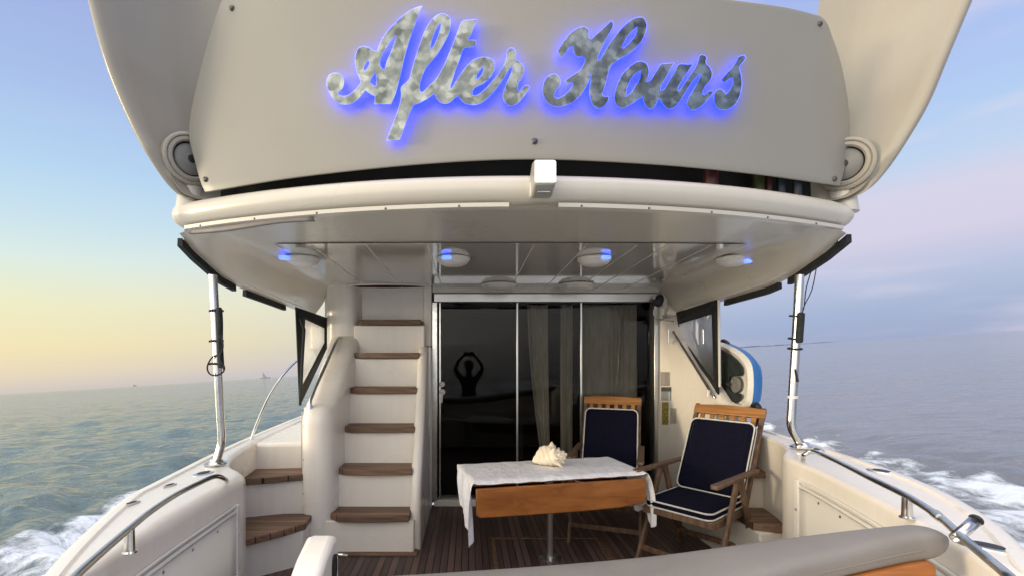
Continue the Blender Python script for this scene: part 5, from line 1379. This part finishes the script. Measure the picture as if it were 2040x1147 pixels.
# thin streaks of cloud, mostly pink and to starboard
mp = N.new('ShaderNodeMapping'); mp.inputs['Scale'].default_value = (1.6, 1.6, 7.5); mp.inputs['Rotation'].default_value = (R(10), R(14), 0); L.new(tc.outputs['Generated'], mp.inputs['Vector'])
cn = N.new('ShaderNodeTexNoise'); cn.inputs['Scale'].default_value = 1.7; cn.inputs['Detail'].default_value = 5; cn.inputs['Roughness'].default_value = .5; L.new(mp.outputs[0], cn.inputs['Vector'])
cm = N.new('ShaderNodeMapRange'); cm.interpolation_type = 'SMOOTHSTEP'; cm.inputs['From Min'].default_value = .48; cm.inputs['From Max'].default_value = .75; cm.inputs['To Max'].default_value = .5; L.new(cn.outputs['Fac'], cm.inputs['Value'])
cmx = N.new('ShaderNodeMix'); cmx.data_type = 'RGBA'; cmx.inputs['B'].default_value = (*s2l((228, 218, 232)), 1)
cside = N.new('ShaderNodeMapRange'); cside.inputs['From Min'].default_value = R(-30); cside.inputs['From Max'].default_value = R(35); cside.inputs['To Min'].default_value = .15; cside.inputs['To Max'].default_value = 1.3; L.new(hz_.outputs[0], cside.inputs['Value'])
cmu = N.new('ShaderNodeMath'); cmu.operation = 'MULTIPLY'; cmu.use_clamp = True; L.new(cm.outputs[0], cmu.inputs[0]); L.new(cside.outputs[0], cmu.inputs[1])
L.new(cmu.outputs[0], cmx.inputs['Factor']); L.new(mx.outputs['Result'], cmx.inputs['A'])
# a little physical sky light mixed in
sky = N.new('ShaderNodeTexSky'); sky.sky_type = 'NISHITA'; sky.sun_disc = False; sky.sun_elevation = SUN_EL; sky.sun_rotation = SUN_AZ; sky.altitude = 0
sadd = N.new('ShaderNodeMix'); sadd.data_type = 'RGBA'; sadd.blend_type = 'ADD'; sadd.inputs['Factor'].default_value = .006
L.new(cmx.outputs['Result'], sadd.inputs['A']); L.new(sky.outputs[0], sadd.inputs['B'])
# added fill brightness in the unseen sky, port astern and overhead
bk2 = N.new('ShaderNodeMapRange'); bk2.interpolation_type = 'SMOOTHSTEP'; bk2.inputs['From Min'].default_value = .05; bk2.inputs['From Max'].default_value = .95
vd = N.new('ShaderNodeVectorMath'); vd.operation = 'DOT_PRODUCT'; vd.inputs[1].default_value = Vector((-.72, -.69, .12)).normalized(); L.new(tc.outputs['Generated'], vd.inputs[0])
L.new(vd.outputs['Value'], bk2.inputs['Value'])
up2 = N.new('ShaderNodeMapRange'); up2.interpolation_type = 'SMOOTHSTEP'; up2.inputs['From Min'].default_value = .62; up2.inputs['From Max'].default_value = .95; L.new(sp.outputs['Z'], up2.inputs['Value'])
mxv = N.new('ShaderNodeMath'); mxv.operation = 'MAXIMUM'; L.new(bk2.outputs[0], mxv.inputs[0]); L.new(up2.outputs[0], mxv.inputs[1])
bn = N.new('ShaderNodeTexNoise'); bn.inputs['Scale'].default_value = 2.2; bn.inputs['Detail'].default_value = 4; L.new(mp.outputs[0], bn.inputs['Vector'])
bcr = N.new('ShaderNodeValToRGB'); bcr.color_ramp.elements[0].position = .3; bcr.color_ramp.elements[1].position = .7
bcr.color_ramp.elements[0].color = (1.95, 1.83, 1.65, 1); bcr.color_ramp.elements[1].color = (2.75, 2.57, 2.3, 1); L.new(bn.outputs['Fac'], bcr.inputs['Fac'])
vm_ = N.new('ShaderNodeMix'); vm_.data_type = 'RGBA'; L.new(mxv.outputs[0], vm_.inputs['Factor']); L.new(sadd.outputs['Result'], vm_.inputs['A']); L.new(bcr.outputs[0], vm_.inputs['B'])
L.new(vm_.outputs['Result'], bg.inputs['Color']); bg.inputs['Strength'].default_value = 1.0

sd = bpy.data.lights.new('sun', 'SUN'); sd.energy = 2.0; sd.angle = R(12); sd.color = (1.0, .80, .52)
so = bpy.data.objects.new('sun', sd); C.objects.link(so)
dirv = Vector((math.sin(SUN_AZ) * math.cos(SUN_EL), math.cos(SUN_AZ) * math.cos(SUN_EL), math.sin(SUN_EL)))
so.rotation_euler = dirv.to_track_quat('Z', 'Y').to_euler(); so.location = dirv * 20

sc.view_settings.view_transform = 'Standard'; sc.view_settings.look = 'None'; sc.view_settings.exposure = 0; sc.view_settings.gamma = 1
sc.render.engine = 'CYCLES'
sc.cycles.use_denoising = True
sc.cycles.max_bounces = 10; sc.cycles.transparent_max_bounces = 16
sc.cycles.sample_clamp_indirect = 6
